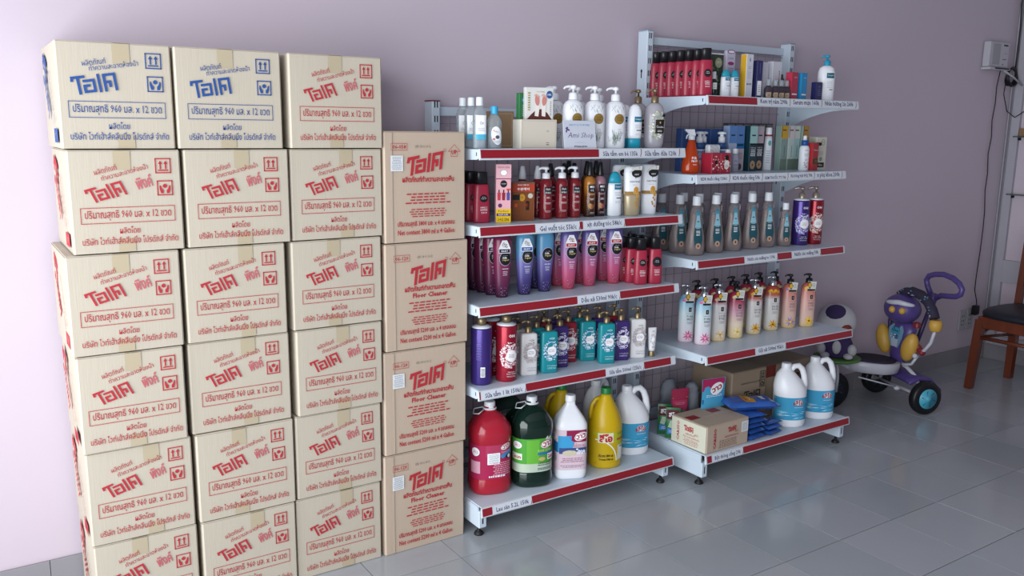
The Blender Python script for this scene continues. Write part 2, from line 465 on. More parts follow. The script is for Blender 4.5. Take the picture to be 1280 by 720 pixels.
def print960(h, c, pink):
    d = Decal(flat_map(), step=.06); d.k = 9; cz = h*.5
    rot = radians(15 if pink else 9)
    d.logo((-.052, cz+.026 if pink else cz+.030), .037 if pink else .043, c, rot, -.16 if pink else .02, .15)
    d.k = 9
    if pink: d.text('พิงค์', .042, cz+.050, PINK, h=.032, w=.042, rot=rot, bold=.02)
    d.text('ผลิตภัณฑ์', -.050, cz+.084, c, h=.015, w=.056, rot=rot); d.text('ทำความสะอาดห้องน้ำ', -.004, cz+.077, c, h=.0145, w=.118, rot=rot)
    up_icon(d, .092, cz+.092, .040, c); hand_icon(d, .094, cz+.033, .040, c)
    d.frame(-.116, cz-.056, .116, cz-.014, .0016, c)
    d.text('ปริมาณสุทธิ 960 มล. x 12 ขวด', 0, cz-.035, c, h=.028, w=.212, bold=.004)
    d.text('ผลิตโดย', 0, cz-.075, c, h=.018, w=.050, bold=.004)
    d.text('บริษัท ไวท์เฮ้าส์คลีนนิ่ง โปรดักส์ จำกัด', .002, cz-.101, c, h=.020, w=.236, bold=.004)
    return d.mb
def side960(w, h, dd, c):
    d = Decal(side_map(-w/2-.0032), step=.06); cz = h*.5   # u: 0 at the front corner, -depth at the back
    random.seed(5)
    d.speck(-dd*.72, cz+.07, .05, .04, 22, .012, [c]); d.logo((-dd*.62, cz+.005), .05, c, radians(-58), 0, .18); d.k = 2
    d.text('ทำความสะอาดห้องน้ำ', -dd*.42, cz-.005, c, h=.016, w=.16, rot=radians(-62)); d.text('ปริมาณสุทธิ 960 มล.', -dd*.3, cz+.0, c, h=.016, w=.15, rot=radians(-62))
    d.rect(-dd*.34, .016, -dd*.10, .052, c); d.text('960', -dd*.22, .034, kraft, h=.018)
    return d.mb
HB = .2712
rows = [[(0.244, 0.519), (0.250, 0.526), (0.227, 0.509), (0.233, 0.504), (0.236, 0.512), (0.238, 0.514)],
        [(0.525, 0.814), (0.535, 0.826), (0.520, 0.806), (0.518, 0.810), (0.523, 0.812), (0.526, 0.808)],
        [(0.834, 1.124), (0.833, 1.123), (0.825, 1.115), (0.829, 1.111), (0.819, 1.105), (0.813, 1.100)]]
ordi = ['topmost', 'second from the top', 'third from the top', 'fourth from the top', 'fifth from the top', 'bottommost']
coln = ['in the carton stack nearest the left wall end', 'in the second carton stack, between the first and third', 'in the third carton stack, beside the taller brown cartons']
coln = ['leftmost stack', 'second carton stack', 'third carton stack']
pm = {}
for cx_ in range(3):
    for k, (a, b) in enumerate(rows[cx_]):
        blue = k == 0 and cx_ < 2; col = 'blue' if blue else 'red'
        z = (5-k)*HB
        lab = {True: 'pale carton with blue Thai print, %s in the %s', False: 'pale carton with red Thai print, %s in the %s'}[blue] % (ordi[k], coln[cx_])
        w = b-a-.001
        y0 = -.365+random.uniform(-.006, .004)
        r = carton('carton', lab, ((a+b)/2, y0, z), w, .335, HB-.001, kraft, 'stacked cartons of cleaner bottles', radians(random.uniform(-.12, .12)), tilt=random.uniform(-.03, .03))
        if col not in pm:
            pm[col] = (print960(HB, BLUE if blue else RED, not blue).build('lettering', r).data)
        else:
            o = bpy.data.objects.new('lettering', pm[col]); COL.objects.link(o); o.parent = r
        if cx_ == 0:
            if col+'s' not in pm: pm[col+'s'] = side960(w, HB, .335, BLUE if blue else RED).build('side_lettering', r).data
            else:
                o = bpy.data.objects.new('side_lettering', pm[col+'s']); COL.objects.link(o); o.parent = r
def print4(h, code, litres, floorc, sticker):
    d = Decal(flat_map(), step=.06); d.k = 9; c = RED; s = h/.353
    T_ = h/2
    d.frame(-.122, T_+.116*s, -.066, T_+.138*s, .0012, c); d.text(code, -.094, T_+.127*s, c, h=.0125, w=.046, bold=.01)
    d.text('GFD 18 01 14 12', -.012, T_+.128*s, ink('7a7468'), h=.008, w=.056)
    d.logo((.0 if floorc else -.005, T_+.075*s), .052, c, radians(10), .30, .19); d.k = 9
    d.ring(.068, T_+.116*s, .005, .005, .001, c)
    u, v = .102, T_+.112*s
    for p, q in (((-.022, .0), (0, .022)), ((0, .022), (.022, 0)), ((.022, 0), (.012, 0)), ((.012, 0), (.012, -.016)), ((.012, -.016), (-.012, -.016)), ((-.012, -.016), (-.012, 0)), ((-.012, 0), (-.022, 0))):
        d.stroke([(u+p[0], v+p[1]), (u+q[0], v+q[1])], .0012, c)
    d.text('UP', u, v-.003, c, h=.015, w=.020, bold=.03)
    d.text('ผลิตภัณฑ์ทำความสะอาดพื้น', .008, T_+.026*s, c, h=.0195, w=.185, bold=.03)
    if floorc: d.text('Floor Cleaner', .008, T_+.002*s, c, h=.0165, w=.128, bold=.03)
    random.seed(3)
    d.lines(.008, T_-.036*s, .165, .038, 4, c, .42); d.lines(.006, T_-.082*s, .150, .030, 4, c, .40)
    d.text('ปริมาณสุทธิ %s มล. x 4 แกลลอน' % litres, .0, T_-.118*s, c, h=.0215, w=.205, bold=.02)
    d.text('Net content %s ml x 4 Gallon' % litres, .0, T_-.143*s, c, h=.0175, w=.205, bold=.02)
    if sticker:
        d.k = 11; p = M('white sticker', '#dfe2e6', .45); d.rect(-.124, T_+.052*s, -.082, T_+.100*s, p); d.k = 12; d.lines(-.103, T_+.076*s, .036, .042, 9, ink('6b7280'), .35)
    return d.mb
H4 = .3525
c4 = [(1.1110, 1.4160), (1.1150, 1.4250), (1.1230, 1.4320), (1.1270, 1.4200)]
l4 = ['bottommost tall brown floor cleaner carton, standing on the tiles',
      'tall brown floor cleaner carton with white sticker, second from the floor',
      'tall brown floor cleaner carton without a sticker, third from the floor',
      'topmost tall brown carton in its stack, marked 3800 ml, with a white sticker']
for k, (a, b) in enumerate(c4):
    w = (.304, .306, .304, .29)[k]
    r = carton('carton', l4[k], ((a+b)/2, -.366, k*H4), w, .345, H4-.001, kraft2, 'stacked cartons of floor cleaner', radians((.1, -.15, .2, -.1)[k]), tape=False)
    print4(H4, '06-120' if k < 3 else '06-058', '5200' if k < 3 else '3800', k < 3, k != 2).build('lettering', r)
    d = Decal(side_map(-w/2-.0028), step=.05); d.frame(-.06, .30, -.012, .33, .0012, RED); d.text('06-120' if k < 3 else '06-058', -.036, .315, RED, h=.012); d.build('side_lettering', r)
    # packing tape over the top edge
    t = Decal(flat_map(), step=.05); t.k = 8.6; t.rect(-.128, .004, -.118, H4-.006, kraft2); t.build('tape', r)

# ================================================================== shelving units
steel = M('white powder coated steel', '#c9d6e3', .38, var=.02, vscale=6)
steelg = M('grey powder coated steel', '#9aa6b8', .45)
slotm = M('slot shadow', '#17181c', .9)
redm = M('red price strip', '#94202c', .35, var=.02)
railm = M('clear grey price rail', '#d3dae2', .3)
paper = M('white price paper', '#d9dee8', .6)
tagink = ink('2a2352'); tagred = ink('7a1522')
rubber = M('black rubber', '#15161a', .55)
def unit(label, x0, x1, ytop, shelves, base, tags, upper_y=-.08, mesh_from=.1):
    r = empty('shelving_unit', label, 'shelving', (0, 0, 0))
    H = ytop
    for x in (x0, x1-.032):
        mb = MB().box(x, x+.032, -.085, -.028, .10, H, steel, c=.002)
        up_ = mb.build('upright', r)
        s = MB(); z = .14
        while z < H-.02:
            for q in (.009, .019): s.box(x+q, x+q+.0045, -.0856, -.0845, z, z+.022, slotm)
            z += .05
        for z in (H-.16, H-.62):
            s.ell((x-.0004, -.056, z), (.0012, .0055, .0075), slotm, 10, 6); s.box(x-.0008, x+.0005, -.0585, -.0535, z-.028, z, slotm)
        s.build('slot', up_)
        MB().box(x-.001, x+.033, -.087, -.027, H, H+.004, M('dark red end cap', '#7b3440', .5) if x0 < 2 and x == x0 else steelg, c=.001).build('end_cap', up_)
    # rails and wire back panel
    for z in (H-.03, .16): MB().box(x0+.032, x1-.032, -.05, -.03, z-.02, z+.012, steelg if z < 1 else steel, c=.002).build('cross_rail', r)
    wires = MB(); n = 17; wm = M('lilac grey wire panel', '#8f8a98', .5)
    for i in range(n): 
        x = x0+.045+(x1-x0-.09)*i/(n-1); wires.box(x-.0011, x+.0011, -.0435, -.0413, .16, H-.045, wm)
    z = .2
    while z < H-.05: wires.box(x0+.034, x1-.034, -.0455, -.0433, z-.0011, z+.0011, wm); z += .065
    wires.build('wire_back', r)
    for k, (zb, yf) in enumerate(shelves):
        zt = zb+.034
        mb = MB(); mb.box(x0+.003, x1-.003, yf+.012, -.088, zt-.004, zt, steel, c=.001); mb.box(x0+.003, x1-.003, yf+.010, yf+.013, zb+.004, zt-.0005, steel)
        mb.box(x0+.003, x1-.003, -.090, -.087, zt-.02, zt, steel)
        sh = mb.build('shelf', r)
        for x in (x0-.0005, x1-.0025):
            # bracket plate, deep at the back, with a curved lower edge
            P = [(yf+.016, zt-.001), (yf+.016, zb+.006), (yf+.03, zb+.0)]
            for t in range(1, 7):
                a = t/6; P.append((yf+.03+(-.10-yf-.03)*a, zb-.075*a**2.2))
            P += [(-.086, zb-.078), (-.086, zt-.001)]
            b = MB(); n_ = len(P); b.add([(x, *p) for p in P]+[(x+.003, *p) for p in P], [tuple(range(n_))[::-1], tuple(range(n_, 2*n_))]+[(i, (i+1) % n_, (i+1) % n_+n_, i+n_) for i in range(n_)], steel)
            b.box(x-.0006 if x < (x0+x1)/2 else x+.0026, x+.0 if x < (x0+x1)/2 else x+.0036, yf+.03, yf+.034, zt-.022, zt-.010, slotm)
            b.build('bracket', sh)
        strip(sh, x0-.006, x1+.006, yf, zb, tags[k])
    zb, yf = base; zt = zb+.034
    mb = MB(); mb.box(x0+.003, x1-.003, yf+.012, -.088, zt-.004, zt, steel, c=.001); mb.box(x0+.003, x1-.003, yf+.010, yf+.013, zb+.004, zt-.0005, steel)
    sh = mb.build('base_shelf', r)
    strip(sh, x0-.002, x1+.006, yf, zb, tags[-1])
    for x in (x0-.001, x1-.031):
        b = MB().box(x, x+.032, yf+.022, -.03, .034, .098, steel, c=.003); b.box(x+.013, x+.018, yf+.0215, yf+.0225, .05, .08, slotm)
        b.build('base_leg', r)
        for y in (yf+.05, -.07):
            b = MB(); b.lathe([(0, .017), (.004, .018), (.012, .013), (.016, .006), (.036, .006)], rubber, x+.016, y, n=14); b.build('levelling_foot', r)
    # side skirts between base legs
    for x in (x0, x1-.003): MB().box(x-.001, x+.004, yf+.03, -.03, .097, zt-.004, steel).build('skirt', r)
    return r
def strip(sh, x0, x1, yf, zb, tg):
    """price rail: curved white rail with red inserts and paper tags; tg: [(x0, x1, text or None)]"""
    prof = [(yf+.010, zb+.036), (yf+.003, zb+.035), (yf-.002, zb+.004), (yf+.000, zb+.000), (yf+.008, zb-.001)]
    mb = MB(); n = len(prof)
    mb.add([(x, *p) for x in (x0, x1) for p in prof], [(i, i+1, n+i+1, n+i) for i in range(n-1)]+[tuple(range(n))[::-1], tuple(range(n, 2*n))], railm)
    mb.build('price_rail', sh)
    fn = lambda u, v, o: (u, yf+.003-.005*(1-v)-.0006-o, zb+.004+.031*v-o*.15)
    for a, b, t in tg:
        if t is None:
            d = Decal(fn, step=1); d.rect(a, .06, b, .93, redm); d.build('red_insert', sh)
        else:
            d = Decal(fn, step=1); d.k = 2; sk = .004; d.put([(a-sk, .04), (b-sk, .04), (b+sk, .97), (a+sk, .97)], [(0, 1, 2, 3)], paper)
            V, F, (p, q, r_, s_) = T(t, .012, 1); w = min((b-a)*.84, (r_-p)*.0235); k = w/(r_-p); d.k = 3.2
            d.put([((a+b)/2-w/2+(x-p)*k, .5+(y-(q+s_)/2)*k*1.15/.031) for x, y in V], F, tagink)
            d.stroke([(b-.004, .05), (b+.002, .5), (b+.001, .95)], .0022, tagred)
            d.build('price_tag', sh)
ZL = [1.319, 1.066, .796, .504]; ZLB = .083
ZR = [1.518, 1.215, .880, .507]; ZRB = .099
unit('lower white steel shelving unit with red price strips, beside the cartons', 1.446, 2.345, 1.512, [(z, -.425) for z in ZL], (ZLB, -.442),
     [[(1.442, 1.93, None), (1.932, 2.126, 'Sữa tắm em bé 135k'), (2.13, 2.318, 'Sữa tắm dừa 120k')],
      [(1.442, 1.661, None), (1.664, 1.852, 'Gel vuốt tóc 55k/c'), (1.854, 1.867, None), (1.87, 2.06, 'xịt dưỡng tóc 58k/c'), (2.063, 2.329, None)],
      [(1.442, 1.851, None), (1.853, 2.05, 'Dầu xả 530ml 90k/c'), (2.053, 2.325, None)],
      [(1.441, 1.446, None), (1.449, 1.631, 'Sữa tắm 1 lít 150k/c'), (1.634, 1.993, None), (1.996, 2.184, 'Sữa tắm 500ml 125k/c'), (2.187, 2.325, None)],
      [(1.446, 1.486, None), (1.489, 1.653, 'Lau sàn 5.2L 150k'), (1.656, 2.345, None)]])
unit('taller white steel shelving unit with red price strips, nearer the tricycle', 2.441, 3.355, 1.82, [(ZR[0], -.445), (ZR[1], -.41), (ZR[2], -.435), (ZR[3], -.512)], (ZRB, -.535),
     [[(2.44, 2.709, None), (2.712, 2.905, 'Kem trị nám 290k'), (2.908, 3.107, 'Serum mụn 160k'), (3.11, 3.34, 'Nhân hương 2in 260k')],
      [(2.44, 2.615, 'KDR thuốc răng 120k/c'), (2.618, 2.808, 'KDR thuốc răng 50k'), (2.811, 2.967, 'KEM THUỐC TY 70k'), (2.97, 3.14, 'Xà bông bọt HQ 70k'), (3.143, 3.33, 'x phụ khoa 200k')],
      [(2.44, 2.703, None), (2.706, 2.905, 'Nước súc miệng to 110k'), (2.908, 2.997, None), (3.0, 3.19, 'Nước súc miệng 50k'), (3.193, 3.35, None)],
      [(2.44, 2.715, None), (2.718, 2.904, 'Gội xả 500ml 95k/c'), (2.907, 3.355, None)],
      [(2.444, 2.47, None), (2.473, 2.652, 'Bột thông cống 20k'), (2.655, 3.355, None)]])

# ================================================================== goods on the shelves
SL = [z+.0342 for z in ZL]; SLB = ZLB+.0342; SR = [z+.0342 for z in ZR]; SRB = ZRB+.0342
white = plastic('e6e8ee', .3); whitem = plastic('dfe3ea', .45); black = plastic('17171b', .3); gold = M('brushed bronze', '#8f7d60', .38, metal=.7)
steelc = M('bright steel', '#c8ccd2', .25, metal=.9)
iw, ik, ig = ink('eef0f4'), ink('1b1a1f'), ink('8c8f96')
def bottle(name, label, x, y, z, group=None, rz=0, cat='bottle'): return empty(name, label, cat, (x, y, z), turn(x)+rz, group)
def nth(i, n): return 'front' if i == 0 else 'rear' if i == n-1 and n > 1 else ('second', 'third', 'fourth', 'fifth', 'sixth')[i-1]

# --- red conditioner bottle with black cap
redp = plastic('a02a42', .3)
def red_bottle(label, x, y, z, group, k=1, rz=0, disc=1):
    r = bottle('conditioner_bottle', label, x, y, z, group, rz)
    b = Body([(0, .9), (.003, .97), (.008, 1), (.06, .99), (.115, .9), (.130, .86), (.134, .8), (.135, .7)], .0265*k, .017*k, 3.0)
    b.p = [(a*k, p, q) for a, p, q in b.p]; b.build(redp, r)
    cap(r, .1345*k, .178*k, .0185*k, black, ry=.014*k, sq=3.2)
    d = Decal(b); d.ell(.004, .086*k, .0135*k*disc, .0135*k*disc, ik); d.up(); d.text('mise', .004, .091*k, iw, h=.003, w=.012); d.text('repair', .004, .085*k, iw, h=.0045, w=.018)
    d.text('PERFECT', .004, .055*k, iw, h=.004, w=.022); d.lines(.004, .047*k, .024, .010, 2, iw); d.text('SERUM', .004, .036*k, iw, h=.005, w=.018); d.build('label', r)
    return r
# --- tapered hair bottle standing on its narrow end
def silk(label, x, y, z, group, ramp, key, tag=None, k=1, discx=.006):
    r = bottle('shampoo_bottle', label, x, y, z, group)
    mt = M('fading plastic '+key, '#ffffff', .25, ramp=ramp)
    b = Body([(0, .6, .62), (.004, .66, .68), (.05, .78, .78), (.13, .95, .95), (.185, 1, 1), (.205, .98, .96), (.216, .88, .86), (.222, .6, .6)], .034*k, .023*k, 2.3)
    b.build(mt, r)
    MB().lathe([(.220, .015), (.222, .016), (.236, .0155), (.239, .012)], white if tag else mt, n=18).build('cap', r)
    d = Decal(b); d.ell(discx, .140, .0235, .026, ink('b9a9cf')); d.up(); d.ell(discx, .140, .0218, .0242, ik); d.up()
    gg = ink('d9c77a'); d.text('mise en scene', discx, .152, iw, h=.002, w=.016); d.text('Silk', discx-.003, .144, iw, h=.0075, w=.018, bold=.01); d.text('repair', discx+.002, .135, gg, h=.0085, w=.026, bold=.01)
    d.text('HAIR SERUM', discx, .104, iw, h=.0042, w=.024, bold=.01); d.lines(discx, .088, .020, .018, 4, iw, .25)
    random.seed(8); d.speck(0, .022, .024, .018, 26, .0013, [ink('b6a9d6')]); d.build('label', r)
    if tag:
        t = Decal(flat_map(0, -.0245, 0), step=1); c1, c2 = tag; t.k = 2
        t.put([(-.020, .160), (.022, .160), (.022, .178), (.010, .206), (-.008, .206), (-.020, .178)], [(0, 1, 2, 3, 4, 5)], iw); t.up()
        t.rect(-.0185, .162, .0205, .175, ink(c1)); t.up(); t.text('SILKY', .001, .1685, iw, h=.006, w=.026, bold=.02); random.seed(4); t.speck(.001, .188, .013, .009, 26, .002, [ink(c2), ink('7a4a50'), ink('c9b7b2')])
        t.build('neck_tag', r)
    return r
# --- square pump bottle with a lace print
def square(label, x, y, z, group, h6, inkc, lace, W=.031, Dp=.021, H=.155, rz=0, key='CHI'):
    r = bottle('pump_bottle', label, x, y, z, group, rz)
    mt = plastic(h6, .25); b = Body([(0, .94), (.003, .99), (.006, 1), (H-.012, 1), (H-.003, .97), (H, .88), (H+.002, .6)], W, Dp, 6, 32); b.build(mt, r)
    pump(r, H+.002, gold, .0115, pi, .026, .046, .0125)
    d = Decal(b, step=.006); random.seed(6)
    cl = [ink(l) for l in lace]; v = H*.56
    d.speck(.003, v, .0250, .040, 190, .0030, cl, rim=.22); d.k = 26; d.ell(.004, v, .0115, .016, ink('e8e6ea')); d.up(); d.ring(.004, v, .0125, .017, .0008, cl[0]); d.up()
    it = ink(inkc); d.text('OH', .004, H*.86, it, h=.0075, w=.012, bold=.02); d.lines(.004, v+.001, .015, .012, 3, ink('55505c'), .3)
    d.text('SHOWER CREAM', .004, H*.20, it, h=.0032, w=.026); d.lines(.004, H*.14, .024, .007, 2, it, .25); d.build('label', r)
    return r
# --- tall round metal bottle
def cylinder(label, x, y, z, group, h6, lace, back=False, k=1, pumped=False):
    r = bottle('shower_bottle', label, x, y, z, group, -.22)
    mt = M('metallic '+h6, '#'+h6, .24, metal=.35); R = .0375*k; H = .200
    b = Body([(0, .93), (.003, .98), (.006, 1), (H-.004, 1), (H, .98), (H+.003, .9)], R, R, 2.0, 36); b.build(mt, r)
    MB().lathe([(H+.002, R*.93), (H+.006, R*.9), (H+.010, R*.5), (H+.0105, .017)], whitem, n=32).build('shoulder', r)
    if pumped: pump(r, H+.010, M('satin bronze', '#a3968b', .35, metal=.6), .014, pi, .038, .052, .0165)
    else:
        MB().lathe([(H+.010, .0165), (H+.034, .0165), (H+.036, .012), (H+.037, .008)], gold, n=20).build('collar', r)
    d = Decal(b, step=.005)
    if back:
        d.rect(-.006, .030, .010, .066, iw); d.up()
        for i in range(9): d.rect(-.0045, .033+i*.0033, .0085, .0346+i*.0033, ik)
        random.seed(2); d.lines(-.013, .12, .02, .06, 10, ink('7d74b4'), .25)
    else:
        random.seed(9); cl = [ink(l) for l in lace]; d.speck(.009, .098, .032, .048, 230, .0034, cl, rim=.28); d.k = 30; d.ell(.012, .098, .015, .021, ink('e6e4e6')); d.up(); d.ring(.012, .098, .0165, .0225, .001, cl[0]); d.up()
        d.lines(.012, .098, .019, .014, 3, ink('6a5560'), .3); d.text('OH', .012, .170, iw, h=.011, w=.017, bold=.02); d.text('PERFUME', .012, .040, iw, h=.003, w=.02); d.text('BODY WASH', .012, .033, iw, h=.004, w=.026); d.lines(.012, .024, .028, .006, 2, iw, .25)
    d.build('label', r)
    return r

# ---------------- lower unit, third shelf down: hair bottles
z = SL[2]
P1 = [(0, '3c1834'), (.35, '6e2c50'), (.8, '8e2c54'), (1, '6e2044')]
G = 'plum hair bottles in one row'
f = silk('plum hair bottle with neck tag, front of its row by the cartons', 1.608, -.300, z, G, P1, 'plum', ('2b1a44', '55606e'))
for i, yy in enumerate((-.243, -.186, -.129)):
    dup(f, (1.600-.002*i, yy, z), label='plum hair bottle, %s in its row by the cartons' % ('second', 'third', 'fourth')[i])
P2 = [(0, '2c2450'), (.25, '453c78'), (.5, '6a66a4'), (.72, '5a94be'), (1, '5c9cc0')]
b1 = silk('blue and purple hair bottle with a blue neck tag', 1.706, -.296, z, 'blue and purple hair bottles', P2, 'blue', ('2c5a9c', '6a8fae'))
b2 = silk('blue and purple hair bottle without a neck tag', 1.804, -.283, z, 'blue and purple hair bottles', P2, 'blue')
dup(b2, (1.812, -.215, z), label='blue and purple hair bottle behind the one without a tag')
P3 = [(0, 'a83e50'), (.3, 'b4527a'), (.6, '9c6898'), (.85, '64589a'), (1, '554a86')]
q = silk('pink fading hair bottle with red tag, next to the blue ones', 1.911, -.289, z, 'pink fading hair bottles', P3, 'pink', ('b02434', '8a2c35'))
dup(q, (2.020, -.276, z), label='pink fading hair bottle with red tag, middle one of three')
dup(q, (2.137, -.280, z), label='pink fading hair bottle with red tag, next to the small red bottles')
for i, x in enumerate((1.915, 2.024, 2.135)): dup(q, (x, -.215, z), label='pink fading hair bottle in the rear row, behind the %s front one' % ('first', 'middle', 'last')[i])
G = 'small red conditioner bottles below the hair mist shelf'
a = red_bottle('small red bottle with black cap, front of its row on the third shelf', 2.212, -.352, z, G)
for i in range(3): dup(a, (2.206-.002*i, -.352+.045*(i+1), z), label='small red bottle with black cap, %s in its row on the third shelf' % ('second', 'third', 'fourth')[i])
b = red_bottle('red bottle with a larger black disc, end of the third shelf', 2.274, -.366, z, G, 1.02, 0, 1.45)
for i in range(3): dup(b, (2.272, -.366+.046*(i+1), z), label='red bottle with a larger disc, %s behind the end one' % ('first', 'second', 'third')[i])

# ---------------- fourth shelf: shower cream
z = SL[3]
cylinder('tall violet metal bottle turned back to front, with bar code', 1.503, -.335, z, 'one litre shower bottles', '41307a', (), True)
cylinder('tall red metal bottle with white lace print on the lower unit', 1.600, -.345, z, 'one litre shower bottles', '9c1f33', ('e4ccd2', 'd6a4b0', 'f0e8ea'))
dup(bpy.data.objects['shower_bottle.001'], (1.590, -.252, z), label='tall red metal bottle behind the front red one')
G = 'square pump bottles of shower cream'
s1 = square('cream white square pump bottle next to the tall red bottle', 1.704, -.330, z, G, 'd9d7d9', '5a5560', ('b7aeb2', '9b9298', 'c9bfc0'))
s2 = square('turquoise square pump bottle next to the cream white one', 1.786, -.343, z, G, '1a8691', 'd3eef0', ('d3e3ee', '2f6f9e', 'a9c6dc'))
s3 = square('violet square pump bottle behind the first turquoise one', 1.866, -.303, z, G, '3b2a6b', 'd6d0ea', ('cfc9e4', 'e8e4f2', '9d95c4'))
s4 = square('dark red square pump bottle in the middle of its shelf', 1.936, -.262, z, G, '8a2030', 'ecd6da', ('d8b9c0', 'eadfe2', 'b98790'))
s5 = dup(s2, (2.012, -.284, z), label='turquoise square pump bottle half hidden behind its twin')
s6 = dup(s2, (2.052, -.352, z), label='turquoise square pump bottle standing forward, right of the red one')
s7 = dup(s3, (2.130, -.345, z), label='violet square pump bottle beside the white one at the end')
s8 = dup(s1, (2.208, -.352, z), label='white square pump bottle at the end of the fourth shelf')
for nm, src, x, y, lb in (('a', s1, 1.70, -.268, 'white square pump bottle behind the front cream white one'), ('b', s2, 1.775, -.280, 'turquoise square pump bottle in the rear row near the red bottles'), ('c', s4, 1.85, -.222, 'dark red square pump bottle deep in the shelf'),
                          ('d', s3, 1.93, -.2, 'violet square pump bottle deep in the shelf'), ('e', s3, 2.085, -.268, 'violet square pump bottle in the rear row'), ('f', s2, 2.02, -.225, 'turquoise square pump bottle deep in the shelf'), ('g', s4, 2.160, -.268, 'dark red square pump bottle in the rear row by the end')):
    dup(src, (x, y, z), label=lb)
r = bottle('cosmetic_tube', 'small white tube with lace print standing on a bronze cap', 2.270, -.372, z, cat='tube')
cap(r, 0, .022, .013, gold)
b = Body([(.0222, .72, .72), (.03, .8, .8), (.07, .95, .6), (.113, 1.05, .16), (.116, 1.05, .12)], .0165, .0165, 2, 24); b.build(plastic('dcdadd', .35), r)
d = Decal(b, step=.005); random.seed(3); d.speck(.002, .07, .012, .022, 50, .0018, [ink('9b9298'), ink('b7aeb2')], rim=.3); d.k = 8; d.ell(.002, .07, .006, .008, iw); d.text('OH', .002, .102, ink('5a5560'), h=.005, w=.008); d.lines(.002, .040, .014, .008, 3, ink('5a5560')); d.build('label', r)

# ---------------- top shelf of the lower unit
z = SL[0]
clear = M('clear plastic', '#d9e2e8', .1, trans=.75, ior=1.15)
water = M('clear liquid', '#d3dde4', .08, trans=.6, ior=1.2)
def clearbottle(name, label, x, y, W, H, capm, lab, g, sq=3, caph=.02, cr=.012):
    r = bottle(name, label, x, y, z, g)
    hb = H-caph
    b = Body([(0, .92), (.004, 1), (hb*.78, 1), (hb*.9, .8), (hb*.97, .5), (hb, .45)], W, W*.7, sq, 24); b.build(clear, r)
    i = Body([(.003, .88), (.006, .93), (hb*.62, .93), (hb*.625, .9)], W, W*.66, sq, 20); i.build(water, r, 'liquid')
    cap(r, hb, H, cr, capm)
    d = Decal(b, step=.006)
    if lab == 'w':
        d.rect(-W*.8, hb*.22, W*.8, hb*.78, iw); d.up(); d.rect(-W*.8, hb*.22, W*.8, hb*.34, ink('4fb0d0')); d.text('Or', .002, hb*.6, ik, h=.012, w=.014); d.lines(0, hb*.45, W*1.2, .012, 3, ig)
    elif lab == 'o':
        d.ell(.004, hb*.38, W*.75, hb*.27, iw, rot=.2); d.up(); d.text('Baby', 0, hb*.5, ink('a0404a'), h=.009, w=.018, rot=-.3); d.ell(.006, hb*.34, .007, .006, ink('4b5560')); d.ell(-.006, hb*.28, .005, .004, ink('c0808a')); d.lines(.004, hb*.2, W, .01, 2, ig)
    d.build('label', r); return r
G = 'clear water bottles at the end of the top shelf'
whitecap = M('milky cap', '#d7dde2', .3)
c1_ = clearbottle('micellar_bottle', 'tall clear bottle with milky cap, nearest the cartons', 1.480, -.355, .0225, .168, whitecap, 'w', G, caph=.028, cr=.0125)
c2_ = dup(c1_, (1.480, -.30, z), label='tall clear bottle with milky cap behind the front one')
dup(c1_, (1.482, -.24, z), label='tall clear bottle with milky cap, third in its row')
clearbottle('baby_bottle', 'shorter clear bottle with bright blue cap and tilted oval label', 1.5365, -.355, .025, .140, plastic('3aa6cf', .35), 'o', G, 2.4, .026, .0125)
def crate(name, label, x, y, z, w, d, h, mats, group=None, rz=0, cat='box', c=.0012):
    """small pack: mats = (front, side); origin middle of its foot"""
    r = empty(name, label, cat, (x, y, z), rz, group)
    mb = MB().box(-w/2, w/2, -d/2, d/2, 0, h, mats[0], c=c)
    k = mb.mi(mats[1]); mb.m[0] = k; mb.m[1] = k
    mb.build('body', r)
    f = MB().box(-w/2+.001, w/2-.001, -d/2+.001, d/2-.001, h, h+.0006, mats[0]); f.build('flap', r)
    return r, Decal(flat_map(0, -d/2, 0), step=1)
kbox = M('kraft paper box', '#9c7d5e', .7, var=.05); creamp = M('cream card', '#cfc6b8', .6); creams = M('cream card edge', '#ddd9cc', .6)
r, d = crate('kraft_box', 'plain brown kraft box behind the blue capped bottle', 1.625, -.25, z, .085, .05, .125, (kbox, kbox)); d.frame(-.035, .008, .035, .118, .0012, ink('d0c4b4')); d.build('lettering', r)
r, d = crate('carton_box', 'flat cream box lying under the foot mask packs', 1.708, -.345, z, .138, .065, .098, (creamp, creams), rz=-.14); d.frame(-.064, .004, .064, .094, .001, ink('b3a99c')); d.text('Lê', .034, .060, ik, h=.006); d.rect(.028, .020, .040, .0215, ik); d.ell(.034, .014, .006, .002, ink('8c7a66')); d.build('lettering', r)
zt = z+.0988
r, d = crate('mask_pack', 'green edged white foot mask pack with a photo of two feet', 1.718, -.350, zt, .104, .020, .107, (plastic('dcdbd8', .4), plastic('dcdbd8', .4)), 'foot mask packs', rz=-.2)
skin, skin2 = ink('c9847c'), ink('d8a69a'); d.text('FOOT MASK', .004, .093, ink('8a7a5a'), h=.005, w=.03)
d.poly([(-.047, .0), (.047, 0), (.030, .022), (.012, .035), (-.008, .035), (-.030, .018)], ink('5a2f2c')); d.up()
for u, s_ in ((-.010, .12), (.016, -.12)):
    d.poly([(u-.008, .012), (u+.006, .010), (u+.010+s_*.02, .060), (u-.006+s_*.02, .060)], ink('e6dfda')); d.up(); d.ell(u+.001, .064, .0085, .018, skin, rot=s_); d.up()
    for i in range(5): d.ell(u-.008+i*.004, .083-abs(i-1)*.0025, .0023, .003, skin2)
d.ell(.036, .084, .0115, .013, ink('2c5490')); d.up(); d.text('10%', .036, .084, iw, h=.007, w=.014, bold=.02)
for i in range(8): d.rect(-.044, .030+i*.008, -.036, .034+i*.008, ink(('b5974e', '7c8a55')[i % 2]))
